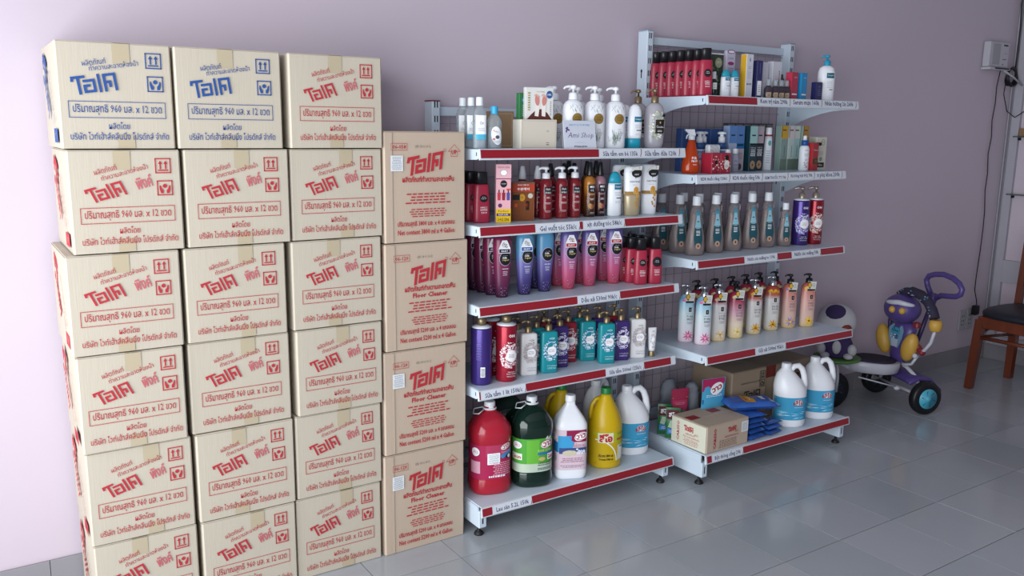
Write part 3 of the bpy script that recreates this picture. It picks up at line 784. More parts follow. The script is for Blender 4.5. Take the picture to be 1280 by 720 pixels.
d.lines(.041, .038, .006, .05, 8, ik); d.build('lettering', r)
r, d = crate('mask_pack', 'green foot mask pack turned sideways behind the white one', 1.672, -.318, zt, .036, .02, .088, (plastic('1f6a3a', .4), plastic('2a7a48', .4)), 'foot mask packs'); d.ell(0, .065, .007, .009, ink('3b86b4')); d.up(); d.text('W', 0, .065, iw, h=.007); d.lines(0, .03, .012, .04, 6, iw); d.build('lettering', r)
# shop card
r = empty('shop_card', 'small white shop card with purple script leaning before the pump bottles', 'card', (1.862, -.408, z), 0)
mb = MB(); mb.v = []; mb.box(-.070, .070, -.001, .001, 0, .098, M('white card', '#d6dbe8', .5)); mb.xf(Matrix.Rotation(radians(-9), 4, 'X')); mb.build('body', r)
ca, sa = cos(radians(9)), sin(radians(9)); d = Decal(lambda u, v, o: (u, -.001*ca-o+v*sa, v*ca), step=1); d.k = 2
pu = ink('5b3a7c'); d.text('Ami Shop', .004, .045, pu, h=.024, w=.112, sh=.3, bold=-.01); d.text('BEAUTY & YOUR SKIN', .0, .083, ink('5b9cc4'), h=.006, w=.088); d.lines(0, .022, .05, .004, 1, ink('a9c4d8')); d.text('ĐT0904 505790', .0, .008, ik, h=.007, w=.056, bold=.02)
for p in ((-.056, .072, .5), (-.050, .066, -.4), (-.058, .062, 1.2)): d.ell(p[0], p[1], .0065, .003, pu, 10, p[2])
d.build('lettering', r)
# white pump bottles with a bronze seal
G = 'white pump bottles with bronze seals'
def seal(label, x, y):
    r = bottle('pump_bottle', label, x, y, z, G)
    b = Body([(0, .92), (.004, .98), (.010, 1), (.135, 1), (.150, .95), (.162, .75), (.168, .5), (.170, .38)], .0385, .026, 2.3, 32); b.build(white, r)
    pump(r, .170, white, .0135, pi, .036, .050, .0175)
    d = Decal(b, step=.006); d.ell(.009, .105, .019, .0185, ink('6d5426')); d.up(); d.ell(.009, .105, .0178, .0173, ink('8e7038')); d.up(); d.text('GOAT', .010, .110, ink('4a3818'), h=.006, w=.02); d.text('milk', .010, .102, ink('4a3818'), h=.006, w=.018)
    random.seed(5); gr = [ink('56705c'), ink('7d8d80'), ink('3f5a4a')]
    for i in range(15):
        u = -.022+.046*random.random(); v = .125+.02*random.random(); a = random.uniform(-.7, .7); d.stroke([(u, v), (u+.012*sin(a), v+.012*cos(a))], .0007, gr[i % 3])
    for i in range(34):
        u = -.004+random.gauss(0, .010); v = .010+.03*random.random(); a = random.uniform(-.6, .6); L = random.uniform(.01, .032); d.stroke([(u, v), (u+L*sin(a), v+L*cos(a))], .0009, gr[i % 3])
    d.lines(.010, .062, .018, .02, 3, ig, .2); d.text('BODY WASH', .008, .036, ig, h=.004, w=.02); d.build('label', r)
    return r
w = seal('white pump bottle with bronze seal, front one behind the shop card', 1.868, -.350)
dup(w, (1.965, -.350, z), label='white pump bottle with bronze seal, next to the shop card')
dup(w, (2.060, -.352, z), label='white pump bottle with bronze seal, next to the upturned lotion bottle')
dup(w, (1.865, -.24, z), label='white pump bottle behind the foot mask packs')
dup(w, (1.968, -.245, z), label='white pump bottle in the rear row, second from the foot mask')
dup(w, (2.078, -.235, z), label='white pump bottle in the rear row near the lotion bottle')
teal = plastic('2496b0', .35)
def lotion(label, x, y, zz, g, up=True, W=.0275, H=.16, rz=0):
    r = bottle('lotion_bottle', label, x, y, zz, g, rz)
    if up:   # stands on its cap
        cap(r, 0, .036*H/.16, W*.92, teal, ry=W*.6, sq=2.5)
        b = Body([(.0362*H/.16, .92), (.05*H/.16, .98), (H*.6, 1), (H*.85, .88), (H*.95, .66), (H*.99, .35), (H, .1)], W, W*.62, 2.3, 28)
    else:
        b = Body([(0, .9), (.004, 1), (H*.55, 1), (H*.68, .98), (H*.74, .93)], W, W*.62, 2.4, 28)
        c = Body([(H*.742, .93), (H*.84, .85), (H*.94, .62), (H*.985, .38), (H, .1)], W, W*.62, 2.3, 24); c.build(teal, r, 'cap')
    b.build(white, r)
    d = Decal(b, step=.006); d.rect(W*-.2, H*.60, W*.95, H*.72, ink('1f6f8c')); d.up(); d.text('Cetaphil', W*.36, H*.66, iw, h=H*.045, w=W*.9, bold=.01); d.lines(W*.3, H*.50, W*.9, H*.10, 3, ig, .25); d.rect(W*.1, H*.40, W*.9, H*.42, ink('2b3440')); d.lines(W*.3, H*.32, W*.8, H*.06, 2, ig, .25)
    d.build('label', r); return r
lotion('white lotion bottle standing on its teal cap, on the top shelf', 2.146, -.362, z, 'white and teal lotion bottles')
lotion('white lotion bottle on teal cap, behind the front one', 2.142, -.310, z, 'white and teal lotion bottles')
def coco(label, x, y):
    r = bottle('coconut_bottle', label, x, y, z, 'coconut shower bottles with bronze pumps')
    b = Body([(0, .8), (.004, .9), (.02, 1), (.11, 1.04), (.14, .98), (.157, .8), (.165, .55), (.168, .42)], .0375, .028, 2.2, 32); b.build(M('milky clear plastic', '#c6c3cc', .15, trans=.35), r)
    pump(r, .168, gold, .0115, pi, .030, .052, .0145)
    d = Decal(b, step=.006); random.seed(4); d.speck(.008, .085, .034, .052, 120, .0048, [ink('d5d4cc'), ink('8f9a7c'), ink('b9bfa6'), ink('efeeea')], rim=.2); d.k = 18
    d.rect(-.004, .055, .026, .106, ink('26221f')); d.up(); d.text('Cocane', .011, .080, iw, h=.009, w=.025); d.lines(.011, .064, .018, .008, 2, iw); d.ell(.011, .095, .002, .004, ink('c9a86a')); d.ell(.025, .122, .006, .006, ik); d.build('label', r); return r
k_ = coco('coconut shower bottle with bronze pump, front one at the shelf end', 2.252, -.352); dup(k_, (2.248, -.262, z), label='coconut shower bottle with bronze pump, behind the front one')

# ---------------- second shelf of the lower unit
z = SL[1]
G = 'red conditioner bottles at the carton end'
a = red_bottle('red bottle with wide black cap, front one beside the cartons', 1.520, -.300, z, G, 1.0)
a.scale = (1.12, 1.1, .98)
dup(a, (1.512, -.250, z), label='red bottle with wide black cap, second one beside the cartons'); dup(a, (1.505, -.200, z), label='red bottle with wide black cap, third one beside the cartons')
r, d = crate('leaflet_box', 'narrow pink and yellow box with three bottles pictured', 1.588, -.332, z, .052, .028, .200, (plastic('d9a3ac', .4), plastic('b88d95', .4)), rz=-.4)
d.rect(-.026, .001, .026, .048, ink('d9b21f')); d.rect(-.026, .150, .026, .153, ink('7a3a58')); d.rect(-.026, .153, .026, .199, ink('d8a8b2')); d.up(); d.text('MISE EN SCENE', 0, .190, ink('8a2840'), h=.006, w=.04); d.ell(0, .172, .012, .010, iw); d.ell(0, .134, .012, .0125, ik); d.up(); d.text('repair', 0, .134, iw, h=.004, w=.018); d.ring(0, .172, .012, .010, .001, ink('8a6a50'))
for i, h_ in enumerate(('b03848', '8c2038', '4a4a8c')): d.poly([(-.005, 0), (.005, 0), (.006, .026), (-.006, .026)], ink(h_), (-.016+.016*i, .078)); d.rect(-.018+.016*i, .104, -.014+.016*i, .114, ik)
d.ell(-.012, .060, .007, .007, ink('5a2a5a')); d.rect(.010, .112, .024, .118, ink('d05030')); d.text('Perfect', 0, .041, ink('6a2030'), h=.006, w=.036); d.rect(-.024, .024, .024, .033, ink('4a2a5a')); d.up(); d.text('REPAIR', 0, .0285, iw, h=.005, w=.034); d.text('1+2 2N', 0, .012, ik, h=.010, w=.036); d.build('lettering', r)
# orange display pack with amber bottles
r, d = crate('display_pack', 'orange display pack with two small amber serum bottles inside', 1.688, -.300, z, .082, .040, .136, (M('amber clear plastic', '#a8643a', .15, trans=.5), M('amber clear plastic', '#a8643a', .15, trans=.5)), rz=-.35)
d.rect(-.041, .102, .041, .136, ink('a8402a')); d.up(); d.rect(-.041, .131, .041, .136, ink('6a5040')); d.text('HAIR SERUM', 0, .126, iw, h=.004, w=.04); d.text('수분케어', .0, .112, iw, h=.010, w=.044, bold=.02)
d.ell(-.004, .082, .011, .013, ink('c4912c')); d.up(); d.text('UP', -.004, .082, ink('7a2a1a'), h=.006, w=.010); d.ell(.026, .088, .009, .009, ink('c9bfae')); d.rect(-.038, .074, -.012, .092, ik); d.rect(.010, .038, .022, .070, ik)
for u in (-.022, .018): d.frame(u-.014, .008, u+.014, .07, .0012, ink('8a4a20')); d.ell(u-.004, .055, .006, .007, ink('c0502a'))
d.build('lettering', r)
serum = M('red clear plastic', '#a8323e', .08, trans=.55); mid = M('amber clear bottle', '#9a5a28', .08, trans=.5)
def pumpb(label, x, y, zz, g, mat, pm_, W=.0235, H=.145, ph=.042, lab='serum', ang=pi, spray=False, k=1):
    r = bottle('serum_bottle', label, x, y, zz, g)
    b = Body([(0, .92), (.003, .98), (.006, 1), (H-.022, 1), (H-.010, .88), (H-.003, .6), (H, .5)], W, W, 2.0, 28); b.build(mat, r)
    if spray: MB().lathe([(H, W*.58), (H+.004, W*.62), (H+.02, W*.56), (H+.034, W*.42), (H+ph+.006, W*.34), (H+ph+.008, W*.2)], pm_, n=18).build('spray_cap', r)
    else: pump(r, H, pm_, W*.55, ang, W*1.15, ph, W*.62)
    d = Decal(b, step=.005)
    if lab == 'serum':
        d.rect(-.011, H*.62, .018, H*.80, ik); d.up(); d.text('Hello', .003, H*.745, iw, h=.007, w=.018); d.text('BUBBLE', .003, H*.66, iw, h=.006, w=.022); d.text('GEL', .003, H*.54, iw, h=.006, w=.014); d.lines(.003, H*.40, .022, .008, 2, iw, .3); d.lines(.003, H*.2, .020, .008, 2, iw, .25)
    else:
        d.rect(-.011, H*.60, .020, H*.80, ik); d.up(); d.text('MISE', .004, H*.745, iw, h=.008, w=.018, bold=.02); d.text('OIL', .004, H*.66, iw, h=.008, w=.014); d.lines(.004, H*.56, .024, .003, 1, iw); d.lines(.004, H*.44, .018, .008, 2, iw, .4); d.ell(-.002, H*.27, .0075, .011, ink('b58a5a'), rot=.4); d.ell(.006, H*.26, .006, .009, ink('8f5a3a' if lab == 'nut' else 'a04a5a'), rot=-.3); d.lines(.006, H*.10, .022, .008, 2, iw, .25)
    d.build('label', r); return r
G = 'red hair gel pump bottles'
pb = pumpb('red gel bottle with white pump, nearest the orange pack', 1.792, -.300, z, G, serum, white, .0235)
dup(pb, (1.862, -.302, z), label='red gel bottle with white pump, middle of the front three'); dup(pb, (1.924, -.298, z), label='red gel bottle with white pump, nearest the amber sprays')
for i, (x, y) in enumerate(((1.740, -.225), (1.80, -.235))): pumpb('red gel bottle with white spray cap in the rear row, %s' % ('behind the orange pack', 'behind the first gel bottle')[i], x, y, z, 'rear row of red gel bottles', serum, whitem, .022, .140, .04, spray=True)
for i, (x, y) in enumerate(((1.858, -.235), (1.920, -.235), (1.975, -.225))): pumpb('red gel bottle with black spray cap in the rear row, %s' % ('first of three', 'second of three', 'third of three')[i], x, y, z, 'rear row of red gel bottles', serum, black, .022, .148, .04, spray=True)
pumpb('amber hair oil with orange shoulder and black spray cap', 1.988, -.305, z, 'hair oil sprays', M('amber oil', '#9a5a28', .1, trans=.45, ramp=[(0, '3f2a22'), (.5, '7a4524'), (.62, 'b8742c'), (.72, 'd08a3a'), (1, 'd08a3a')]), black, .0225, .150, .044, 'nut', spray=True)
pumpb('brown hair oil with pink shoulder and black spray cap', 2.041, -.300, z, 'hair oil sprays', M('rose oil', '#6a2f36', .1, trans=.4, ramp=[(0, '3a1c22'), (.5, '552a30'), (.64, '8a5560'), (.74, 'c090a0'), (1, 'c090a0')]), black, .0215, .150, .044, 'rose', spray=True)
for i, (x, y) in enumerate(((1.99, -.17), (2.04, -.22), (2.10, -.2))): pumpb('dark amber hair oil in the rear row, %s' % ('first', 'second', 'third')[i], x, y, z, 'rear row of hair oils', mid, black, .022, .15, .044, 'nut', spray=True)
lotion('white lotion bottle with teal top, next to the hair oils', 2.092, -.325, z, 'white and teal lotion bottles', False, .0265, .166)
pearl = M('champagne plastic', '#b3a487', .25, metal=.2)
def flask(label, x, y, H, lower, W=.034):
    r = bottle('shampoo_flask', label, x, y, z, 'white and gold shampoo flasks')
    b = Body([(0, .80, .9), (.003, .86, .95), (.07, .95, 1), (.12, 1, .95), (H-.03, 1, .9), (H-.010, .94, .8), (H-.002, .8, .6), (H, .6, .4)], W, .021, 2.6, 32); mb = MB()
    lo = Body([(a, p, q) for a, p, q in [(0, .80, .9), (.003, .86, .95), (.07, .95, 1), (.08, .962, .995)]], W, .021, 2.6, 32)
    mb.loft(lo.rings(.0003), lower); mb.build('lower_shell', r); b.build(white, r)
    d = Decal(b, step=.006); d.k = 2; d.rect(-.035, .079, .035, .091, ink('9c7640')); d.up()
    for (u, v, a, b_) in ((.010, .096, .010, .014), (.017, .078, .006, .009), (.004, .088, .005, .006)): d.ell(u, v, a, b_, ink('c08a3a')); d.up(); d.ring(u, v, a, b_, .0012, ink('e0c080')); d.up()
    for i in range(5): d.ell(.012+.006*sin(i*2), .064-.008*i, .0035, .0045, ink('c08a3a'))
    d.text('PANTENE', .004, .128, ink('3a3a44'), h=.006, w=.036); d.lines(.004, .116, .02, .004, 1, ig); d.ell(.006, .145, .002, .006, ig)
    d.build('label', r)
    t = Decal(flat_map(0, -.022, 0), step=1); t.k = 3; t.ell(.010, .160, .020, .016, ik); t.up(); t.poly([(-.020, .160), (.002, .172), (.030, .172), (.030, .188), (-.004, .182)], ink('c9c9c4')); t.up(); t.text('NEW', .010, .155, iw, h=.006, w=.016); t.text('3', .020, .180, ik, h=.008); t.build('neck_tag', r)
    return r
flask('shampoo flask with champagne lower half and round black tag', 2.166, -.338, .185, pearl); flask('all white shampoo flask with gold band, end of its shelf', 2.262, -.326, .190, white)
for i, (x, y) in enumerate(((2.165, -.27), (2.26, -.262))): flask('white shampoo flask in the rear row, %s' % ('behind the champagne one', 'behind the all white one')[i], x, y, .188, white)

# ---------------- bottom shelf of the lower unit: big jugs
z = SLB
def pet(label, x, y, liquid, shell, lab, kind):
    r = bottle('cleaner_jug', label, x, y, z, 'five litre cleaner jugs')
    b = Body([(0, .86), (.004, .93), (.012, .97), (.03, 1), (.055, .97), (.058, .955), (.195, .955), (.200, .98), (.225, 1), (.245, .97), (.275, .72), (.292, .48), (.300, .30), (.306, .27), (.318, .27)], .078, .070, 2.7, 36)
    b.build(liquid, r)
    mb = MB().lathe([(.306, .0245), (.309, .026), (.312, .0235), (.313, .021)], whitem, n=24); mb.build('neck_ring', r)
    cap(r, .3125, .335, .020, white, ribs=True, n=36)
    # carrying strap
    MB().tube([(.022*cos(a), .022*sin(a)*1.0, .309) for a in [pi*.15*i for i in range(5)]]+[(-.05, .03, .300), (-.062, .0, .292), (-.05, -.03, .300)]+[(-.022, -.008, .309)], .0022, whitem, 6).build('carry_strap', r)
    d = Decal(b, step=.010)
    if kind == 'red':
        p, q = ink('a82450'), ink('c23a62'); d.rect(-.120, .062, .120, .190, p); d.up()
        for i in range(9):
            for j in range(7): d.ring(-.030+i*.0075, .150+j*.006, .0038, .0032, .0006, ink('cf6a86'), 8)
        d.up(); d.ell(.045, .180, .022, .011, iw, rot=.2); d.up(); d.ring(.045, .180, .020, .0095, .0012, ink('b02434')); d.text('วาว', .045, .180, ink('b02434'), h=.012, w=.026, rot=.2, bold=.03)
        d.poly([(.020, .148), (.075, .170), (.078, .156), (.030, .136)], ink('3f86c2')); d.text('ไฮเตอร์', .046, .163, ink('e7b6c4'), h=.010, w=.04, rot=.15); d.ell(.060, .142, .016, .009, ik); d.up(); d.ell(.060, .142, .007, .007, iw)
        d.rect(-.028, .118, .020, .160, iw); d.up(); d.lines(-.004, .139, .042, .036, 7, ink('7c8494'), .35); d.lines(.030, .100, .075, .052, 7, ink('d99cb0'), .5); d.lines(.010, .072, .085, .010, 1, iw, .6)
        d.ell(-.075, .165, .018, .016, iw); d.text('สด', -.075, .165, ink('b02434'), h=.012)
        d.rect(-.10, .085, -.055, .13, ink('d9a0b4'))
    else:
        p = ink('4f9e3c'); d.rect(-.120, .062, .120, .190, p); d.up(); d.rect(-.120, .062, .120, .095, ink('b9c7b4')); d.up(); d.rect(-.038, .095, .012, .186, ink('67b23e')); d.up()
        d.ell(.046, .168, .030, .016, iw, rot=.15); d.up(); d.ring(.046, .168, .029, .015, .0022, ink('b02434')); d.text('วาว', .046, .168, ink('b02434'), h=.018, w=.040, rot=.15, bold=.03)
        d.poly([(.035, .186), (.045, .200), (.050, .188), (.060, .198), (.062, .186)], ink('cdd8cc')); d.text('FLOOR CLEANER', .036, .144, ink('dde8a0'), h=.009, w=.06); d.rect(.005, .128, .080, .136, ink('2f6fb0')); d.up(); d.rect(.045, .106, .080, .130, iw); d.up(); d.text('โอเค', .062, .118, ink('b02434'), h=.016, w=.03, bold=.03)
        d.ell(.022, .112, .014, .008, ink('b9b06a')); d.lines(.035, .092, .07, .014, 2, ink('2f4a34'), .4); d.lines(.035, .074, .075, .010, 2, ink('33507a'), .5)
        d.ell(-.078, .166, .022, .014, iw); d.text('สด', -.078, .166, ink('b02434'), h=.014); d.rect(-.105, .11, -.055, .135, ink('d9e4d0')); d.up(); d.text('โอเค', -.08, .122, ink('b02434'), h=.014, w=.04, bold=.03)
    d.build('label', r); return r
redl = M('red cleaner in clear jug', '#bc283c', .12, trans=.25); dk = M('dark green cleaner in clear jug', '#0d241c', .1, coat=.3)
pet('large jug of bright red cleaner with a pink label', 1.560, -.300, redl, None, None, 'red')
pj = pet('large jug of very dark green cleaner with a green label', 1.726, -.328, dk, None, None, 'green')
dup(pj, (1.715, -.165, z), label='dark green cleaner jug in the rear row')
r = bottle('cleaner_jug', 'white square shouldered jug with pink and blue label', 1.886, -.353, z, 'five litre cleaner jugs', rz=radians(-4))
b = Body([(0, .86), (.004, .94), (.012, .98), (.02, 1), (.205, 1), (.215, .98), (.235, .82), (.262, .52), (.280, .32), (.286, .28), (.296, .28)], .062, .054, 4.2, 40); b.build(white, r); cap(r, .296, .320, .0195, white, ribs=True, n=36)
d = Decal(b, step=.008); d.rect(-.105, .040, .100, .198, ink('d7c0cc')); d.up(); d.poly([(-.024, .150), (.055, .150), (.055, .196), (-.024, .196)], ink('8e1f48')); d.rect(-.056, .110, -.002, .175, ink('3f9cd0')); d.rect(-.10, .11, -.056, .15, ink('2f6fb0')); d.up(); d.poly([(-.056, .175), (-.020, .175), (.004, .150), (-.002, .110), (-.056, .110)], ink('3f9cd0')); d.up()
d.ell(.030, .172, .028, .016, iw, rot=.25); d.up(); d.ring(.030, .172, .026, .0145, .002, ink('b02434')); d.text('วาว', .030, .172, ink('b02434'), h=.016, w=.036, rot=.2, bold=.03); d.text('ไฮโดรเจน', .024, .138, ink('b05a6a'), h=.014, w=.05); d.rect(-.050, .105, .054, .128, ink('3d4f86')); d.up(); d.text('โอเค', .030, .114, iw, h=.022, w=.036, bold=.04); d.ell(-.012, .108, .026, .011, ink('c9c2a8')); d.lines(.0, .080, .09, .020, 3, ink('9c6c84'), .4); d.lines(.0, .055, .09, .012, 2, ink('8f7c90'), .4)
d.ell(-.080, .170, .018, .014, iw); d.up(); d.text('สด', -.080, .170, ink('b02434'), h=.013); d.lines(-.08, .09, .04, .03, 4, ink('6c5c70'), .4); d.build('label', r)
yel = plastic('c9a712', .35); grn = plastic('1f7a3c', .4)
def jughandle(r, mat, x=.045, top=.262, low=.165, R=.0135):
    MB().tube([(x*.45, .0, top), (x*.9, .0, top+.012), (x*1.35, .0, top+.004), (x*1.62, 0, top-.03), (x*1.68, 0, (top+low)/2), (x*1.60, 0, low), (x*1.35, 0, low-.018)], R, mat, 12, rr=[R*.9, R, R, R, R, R*1.1, R*1.2]).build('handle', r)
def yellow(label, x, y, rz=0):
    r = bottle('cleaner_jug', label, x, y, z, 'five litre cleaner jugs', rz)
    b = Body([(0, .88), (.004, .95), (.012, 1), (.165, 1), (.18, .97), (.22, .78), (.262, .46), (.280, .33), (.290, .28)], .066, .062, 2.2, 36); b.build(yel, r); cap(r, .290, .315, .020, grn, ribs=True, n=32)
    MB().tube([(-.020, .006, .272), (-.038, .010, .266), (-.052, .012, .245), (-.058, .012, .215), (-.058, .010, .190)], .008, yel, 10).build('handle', r)
    d = Decal(b, step=.008); d.rect(-.075, .030, .100, .150, ink('b3b323')); d.up(); d.poly([(-.075, .030), (.050, .030), (.030, .10), (-.02, .13), (-.075, .14)], ink('c2a416')); d.up(); d.rect(.030, .034, .092, .096, ink('d5d4b6')); d.up()
    for i in range(14):
        a0, a1 = pi*.5*i/14, pi*.5*(i+1)/14; d.stroke([(-.06+.085*sin(a0), .035+.085*cos(a0)), (-.06+.085*sin(a1), .035+.085*cos(a1))], .004, iw)
    d.rect(-.052, .108, .010, .148, ink('ded9b8')); d.up(); d.text('ลีโอ', -.020, .128, ink('b02434'), h=.034, w=.052, bold=.05); d.text('จูโอโนกัส', .046, .142, ink('3a3a20'), h=.009, w=.04); d.text('แอคชั่น', .050, .122, ink('b02434'), h=.013, w=.05, bold=.03)
    d.text('ปริมาตร 3800 มล.', -.018, .056, ik, h=.012, w=.060, bold=.03); d.text('Content 3800 ml', -.018, .041, ik, h=.010, w=.056, bold=.03)
    d.poly([(.040, .040), (.062, .040), (.066, .088), (.036, .088)], ink('e4e6e0')); d.up(); d.ell(.050, .088, .012, .003, ig); d.rect(.070, .040, .076, .09, ink('33506c')); d.rect(.080, .040, .085, .080, ink('4f8a4a')); d.build('label', r); return r
yj = yellow('yellow jug with green cap, in front', 2.072, -.338, radians(6)); dup(yj, (1.955, -.205, z), label='yellow jug half hidden behind the white square jug')
lab_b = ink('3f9cc6')
def bluejug(name, label, x, y, zz, g, rz=0, k=1):
    r = bottle(name, label, x, y, zz, g, rz)
    b = Body([(0, .86), (.004, .93), (.014, 1), (.155*k, 1), (.175*k, .97), (.205*k, .82), (.235*k, .58), (.252*k, .36), (.258*k, .30), (.262*k, .30)], .071, .060, 2.3, 36)
    b.shift = lambda zz_: -.024*max(0, min(1, (zz_-.150)/.09))**1.3
    b.build(white, r); c_ = MB().lathe([(.2622*k, .0215), (.264*k, .0215), (.279*k, .0205), (.2825*k, .019), (.283*k, .016)], white, -.024, 0, 36, wob=.04); c_.build('cap', r)
    MB().tube([(-.006, 0, .243), (.010, 0, .266), (.030, 0, .270), (.047, 0, .255), (.058, 0, .225), (.062, 0, .19), (.060, 0, .160)], .0125, white, 12, rr=[.011, .0125, .013, .013, .0135, .015, .016]).build('handle', r)
    d = Decal(b, step=.009); d.rect(-.105, .036, .105, .138*k, lab_b); d.up()
    random.seed(12)
    for i in range(26):
        u = random.uniform(-.06, .085); v = random.uniform(.045, .075); L = random.uniform(.012, .03); t = random.uniform(-.25, .25); d.poly([(-L, 0), (0, .002), (L, 0), (0, -.002)], ink(('8cc4de', 'b5dbea', '2f86b4')[i % 3]), (u, v), 1, t)
    d.k = 6; d.text('ลีโอ', .022, .118*k, iw, h=.026, w=.040, bold=.10); d.up(); d.text('ลีโอ', .022, .118*k, ink('a82434'), h=.024, w=.038, bold=.03); d.rect(-.004, .106*k, .002, .118*k, ink('a82434')); d.lines(.022, .095, .05, .006, 1, ink('d7c2d0'), .5); d.lines(.070, .120, .03, .02, 4, ink('9fcfe4'), .3); d.build('label', r); return r
bj = bluejug('bleach_jug', 'white handled jug with blue label beside the yellow jug', 2.250, -.292, z, 'white bleach jugs with blue labels', radians(4))
dup(bj, (2.190, -.150, z), rz=.3, label='white handled jug in the rear row of the lower unit')

# ================================================================== goods on the taller unit
z = SR[0]
G = 'red conditioner bottles queuing on the top shelf'
a = red_bottle('red bottle with black cap, front of the queue on the top shelf', 2.490, -.372, z, G, 1.02, 0, 1.1)
for i in range(6): dup(a, (2.492-.004*i, -.372+.043*(i+1), z), label='red bottle with black cap, %s behind the front one of the top shelf queue' % ('first', 'second', 'third', 'fourth', 'fifth', 'sixth')[i])
r, d = crate('dark_pack', 'dark green picture pack standing behind the small lotions', 2.640, -.260, z, .095, .03, .178, (plastic('39463c', .4), plastic('39463c', .4)))
random.seed(5); d.speck(0, .07, .045, .05, 40, .008, [ink('5b6a58'), ink('2a342c'), ink('7c8a78')]); d.k = 6; d.ell(.018, .140, .020, .020, ink('a8b090')); d.up(); d.text('pure', .018, .14, ink('e8ecd8'), h=.012, w=.022); d.rect(.0, .02, .014, .09, ink('b9c0c0')); d.rect(-.047, .172, .047, .177, iw); d.build('lettering', r)
r, d = crate('hanging_pack', 'pale lilac pack with a purple oval at the top', 2.722, -.275, z, .050, .016, .190, (plastic('c9c4d6', .4), plastic('c9c4d6', .4)))
d.ell(.0, .186, .022, .008, ink('8a2a78')); d.up(); d.ell(0, .186, .018, .005, iw); d.ell(0, .14, .018, .007, ink('a03a7c')); d.text('Luky', 0, .16, ink('5b3a7c'), h=.008, w=.03); d.lines(0, .11, .035, .03, 4, ink('6c5a90')); d.build('lettering', r)
for i, x in enumerate((2.606, 2.655)): lotion('small white lotion bottle with teal top, %s' % ('beside the red queue', 'beside the yellow box')[i], x, -.368, z, 'small lotions on the top shelf', False, .0195, .106)
r = bottle('serum_vial', 'slim dark green vial with clear cap beside the red queue', 2.566, -.345, z)
b = Body([(0, .9), (.003, 1), (.06, 1), (.066, .6), (.07, .5)], .014, .014, 2, 18); b.build(plastic('24352c', .2), r); cap(r, .07, .098, .008, whitecap); d = Decal(b, step=.004); d.rect(-.008, .03, .010, .055, iw); d.up(); d.lines(.001, .042, .014, .018, 3, ig); d.build('label', r)
Y_ = plastic('d0a42a', .4); Wb = plastic('cfd0da', .4)
r, d = crate('cosmetic_box', 'tall box with yellow side and white front', 2.735, -.358, z, .040, .032, .172, (Wb, Y_)); d.ell(.0, .150, .004, .008, ig); d.lines(0, .12, .018, .012, 2, ig); d.text('B+3S', .0, .055, ik, h=.008, w=.026, bold=.03); d.lines(0, .09, .024, .03, 5, ig, .2); d.build('lettering', r)
nv = plastic('262a5c', .35)
r, d = crate('cosmetic_box', 'navy box with white lower panel beside the yellow one', 2.797, -.358, z, .034, .03, .150, (nv, nv)); d.rect(-.012, .012, .012, .070, iw); d.up(); d.lines(0, .04, .014, .03, 4, ig); d.rect(-.001, .1, .001, .14, ink('6f76b0')); d.build('lettering', r)
r, d = crate('cosmetic_box', 'plain white tall box behind the dark vials', 2.872, -.315, z, .052, .03, .150, (Wb, Wb)); d.lines(0, .08, .03, .04, 4, ink('b5b8c6'), .15); d.build('lettering', r)
r, d = crate('cosmetic_box', 'white tall box with vertical black lettering', 2.952, -.315, z, .056, .03, .156, (Wb, Wb)); d.text('3WClinic', .014, .09, ik, h=.007, w=.06, rot=-pi/2, bold=.02); d.lines(-.012, .08, .02, .04, 4, ink('b5b8c6'), .15); d.build('lettering', r)
rb = plastic('b02f48', .35); bb = plastic('1f8ac0', .35)
r, d = crate('cosmetic_box', 'small crimson box on the top shelf', 3.003, -.368, z, .048, .03, .112, (rb, rb), rz=radians(6)); d.rect(-.018, .020, .018, .026, iw); d.text('I K I', .004, .092, iw, h=.005, w=.02); d.build('lettering', r)
r, d = crate('cosmetic_box', 'small bright blue box beside the crimson one', 3.066, -.366, z, .044, .03, .112, (bb, bb), rz=radians(6)); d.rect(-.016, .020, .016, .026, iw); d.text('I K I', .004, .092, iw, h=.005, w=.02); d.build('lettering', r)
vial = M('smoked clear plastic', '#4a3f4c', .12, trans=.3)
G = 'small perfume vials on the top shelf'
r0 = None
for i, (x, y) in enumerate(((2.850, -.376), (2.892, -.376), (2.928, -.376), (2.962, -.376))):
    if r0 is None:
        r0 = bottle('perfume_vial', 'tiny smoked vial with clear cap, first of four', x, y, z, G)
        b = Body([(0, .95), (.003, 1), (.040, 1), (.05, .7), (.053, .5)], .0165, .0125, 3, 20); b.build(vial, r0); cap(r0, .053, .078, .0095, clear)
        d = Decal(b, step=.005); d.rect(-.009, .006, .009, .026, ink('b39a80')); d.up(); d.lines(0, .016, .012, .012, 3, ik); d.build('label', r0)
    else: dup(r0, (x, y, z), label='tiny smoked vial with clear cap, %s of four' % ('second', 'third', 'last')[i-1])
r = bottle('drop_bottle', 'small clear dropper bottle behind the blue box', 3.118, -.330, z); b = Body([(0, .95), (.003, 1), (.05, 1), (.058, .6), (.06, .5)], .0155, .0155, 2, 20); b.build(clear, r); cap(r, .06, .085, .008, black); d = Decal(b, step=.004); d.lines(0, .03, .018, .024, 4, ig); d.build('label', r)
for i, x in enumerate((3.03, 3.10)):
    r = bottle('brown_jar', 'small brown capped jar deep on the top shelf, %s' % ('behind the crimson box', 'behind the blue box')[i], x, -.22, z, 'brown jars', cat='jar'); b = Body([(0, .95), (.003, 1), (.085, 1), (.09, .7)], .018, .018, 2, 18); b.build(plastic('6a5a50', .3), r); cap(r, .09, .115, .016, plastic('4a3a34', .4))
r, d = crate('cosmetic_box', 'small navy box leaning beside the big white pump bottle', 3.168, -.368, z, .044, .026, .078, (nv, nv), rz=radians(4)); d.text('RYO', 0, .06, ink('9aa0d0'), h=.005); d.lines(0, .035, .028, .03, 4, ink('6f76b0')); d.build('lettering', r)
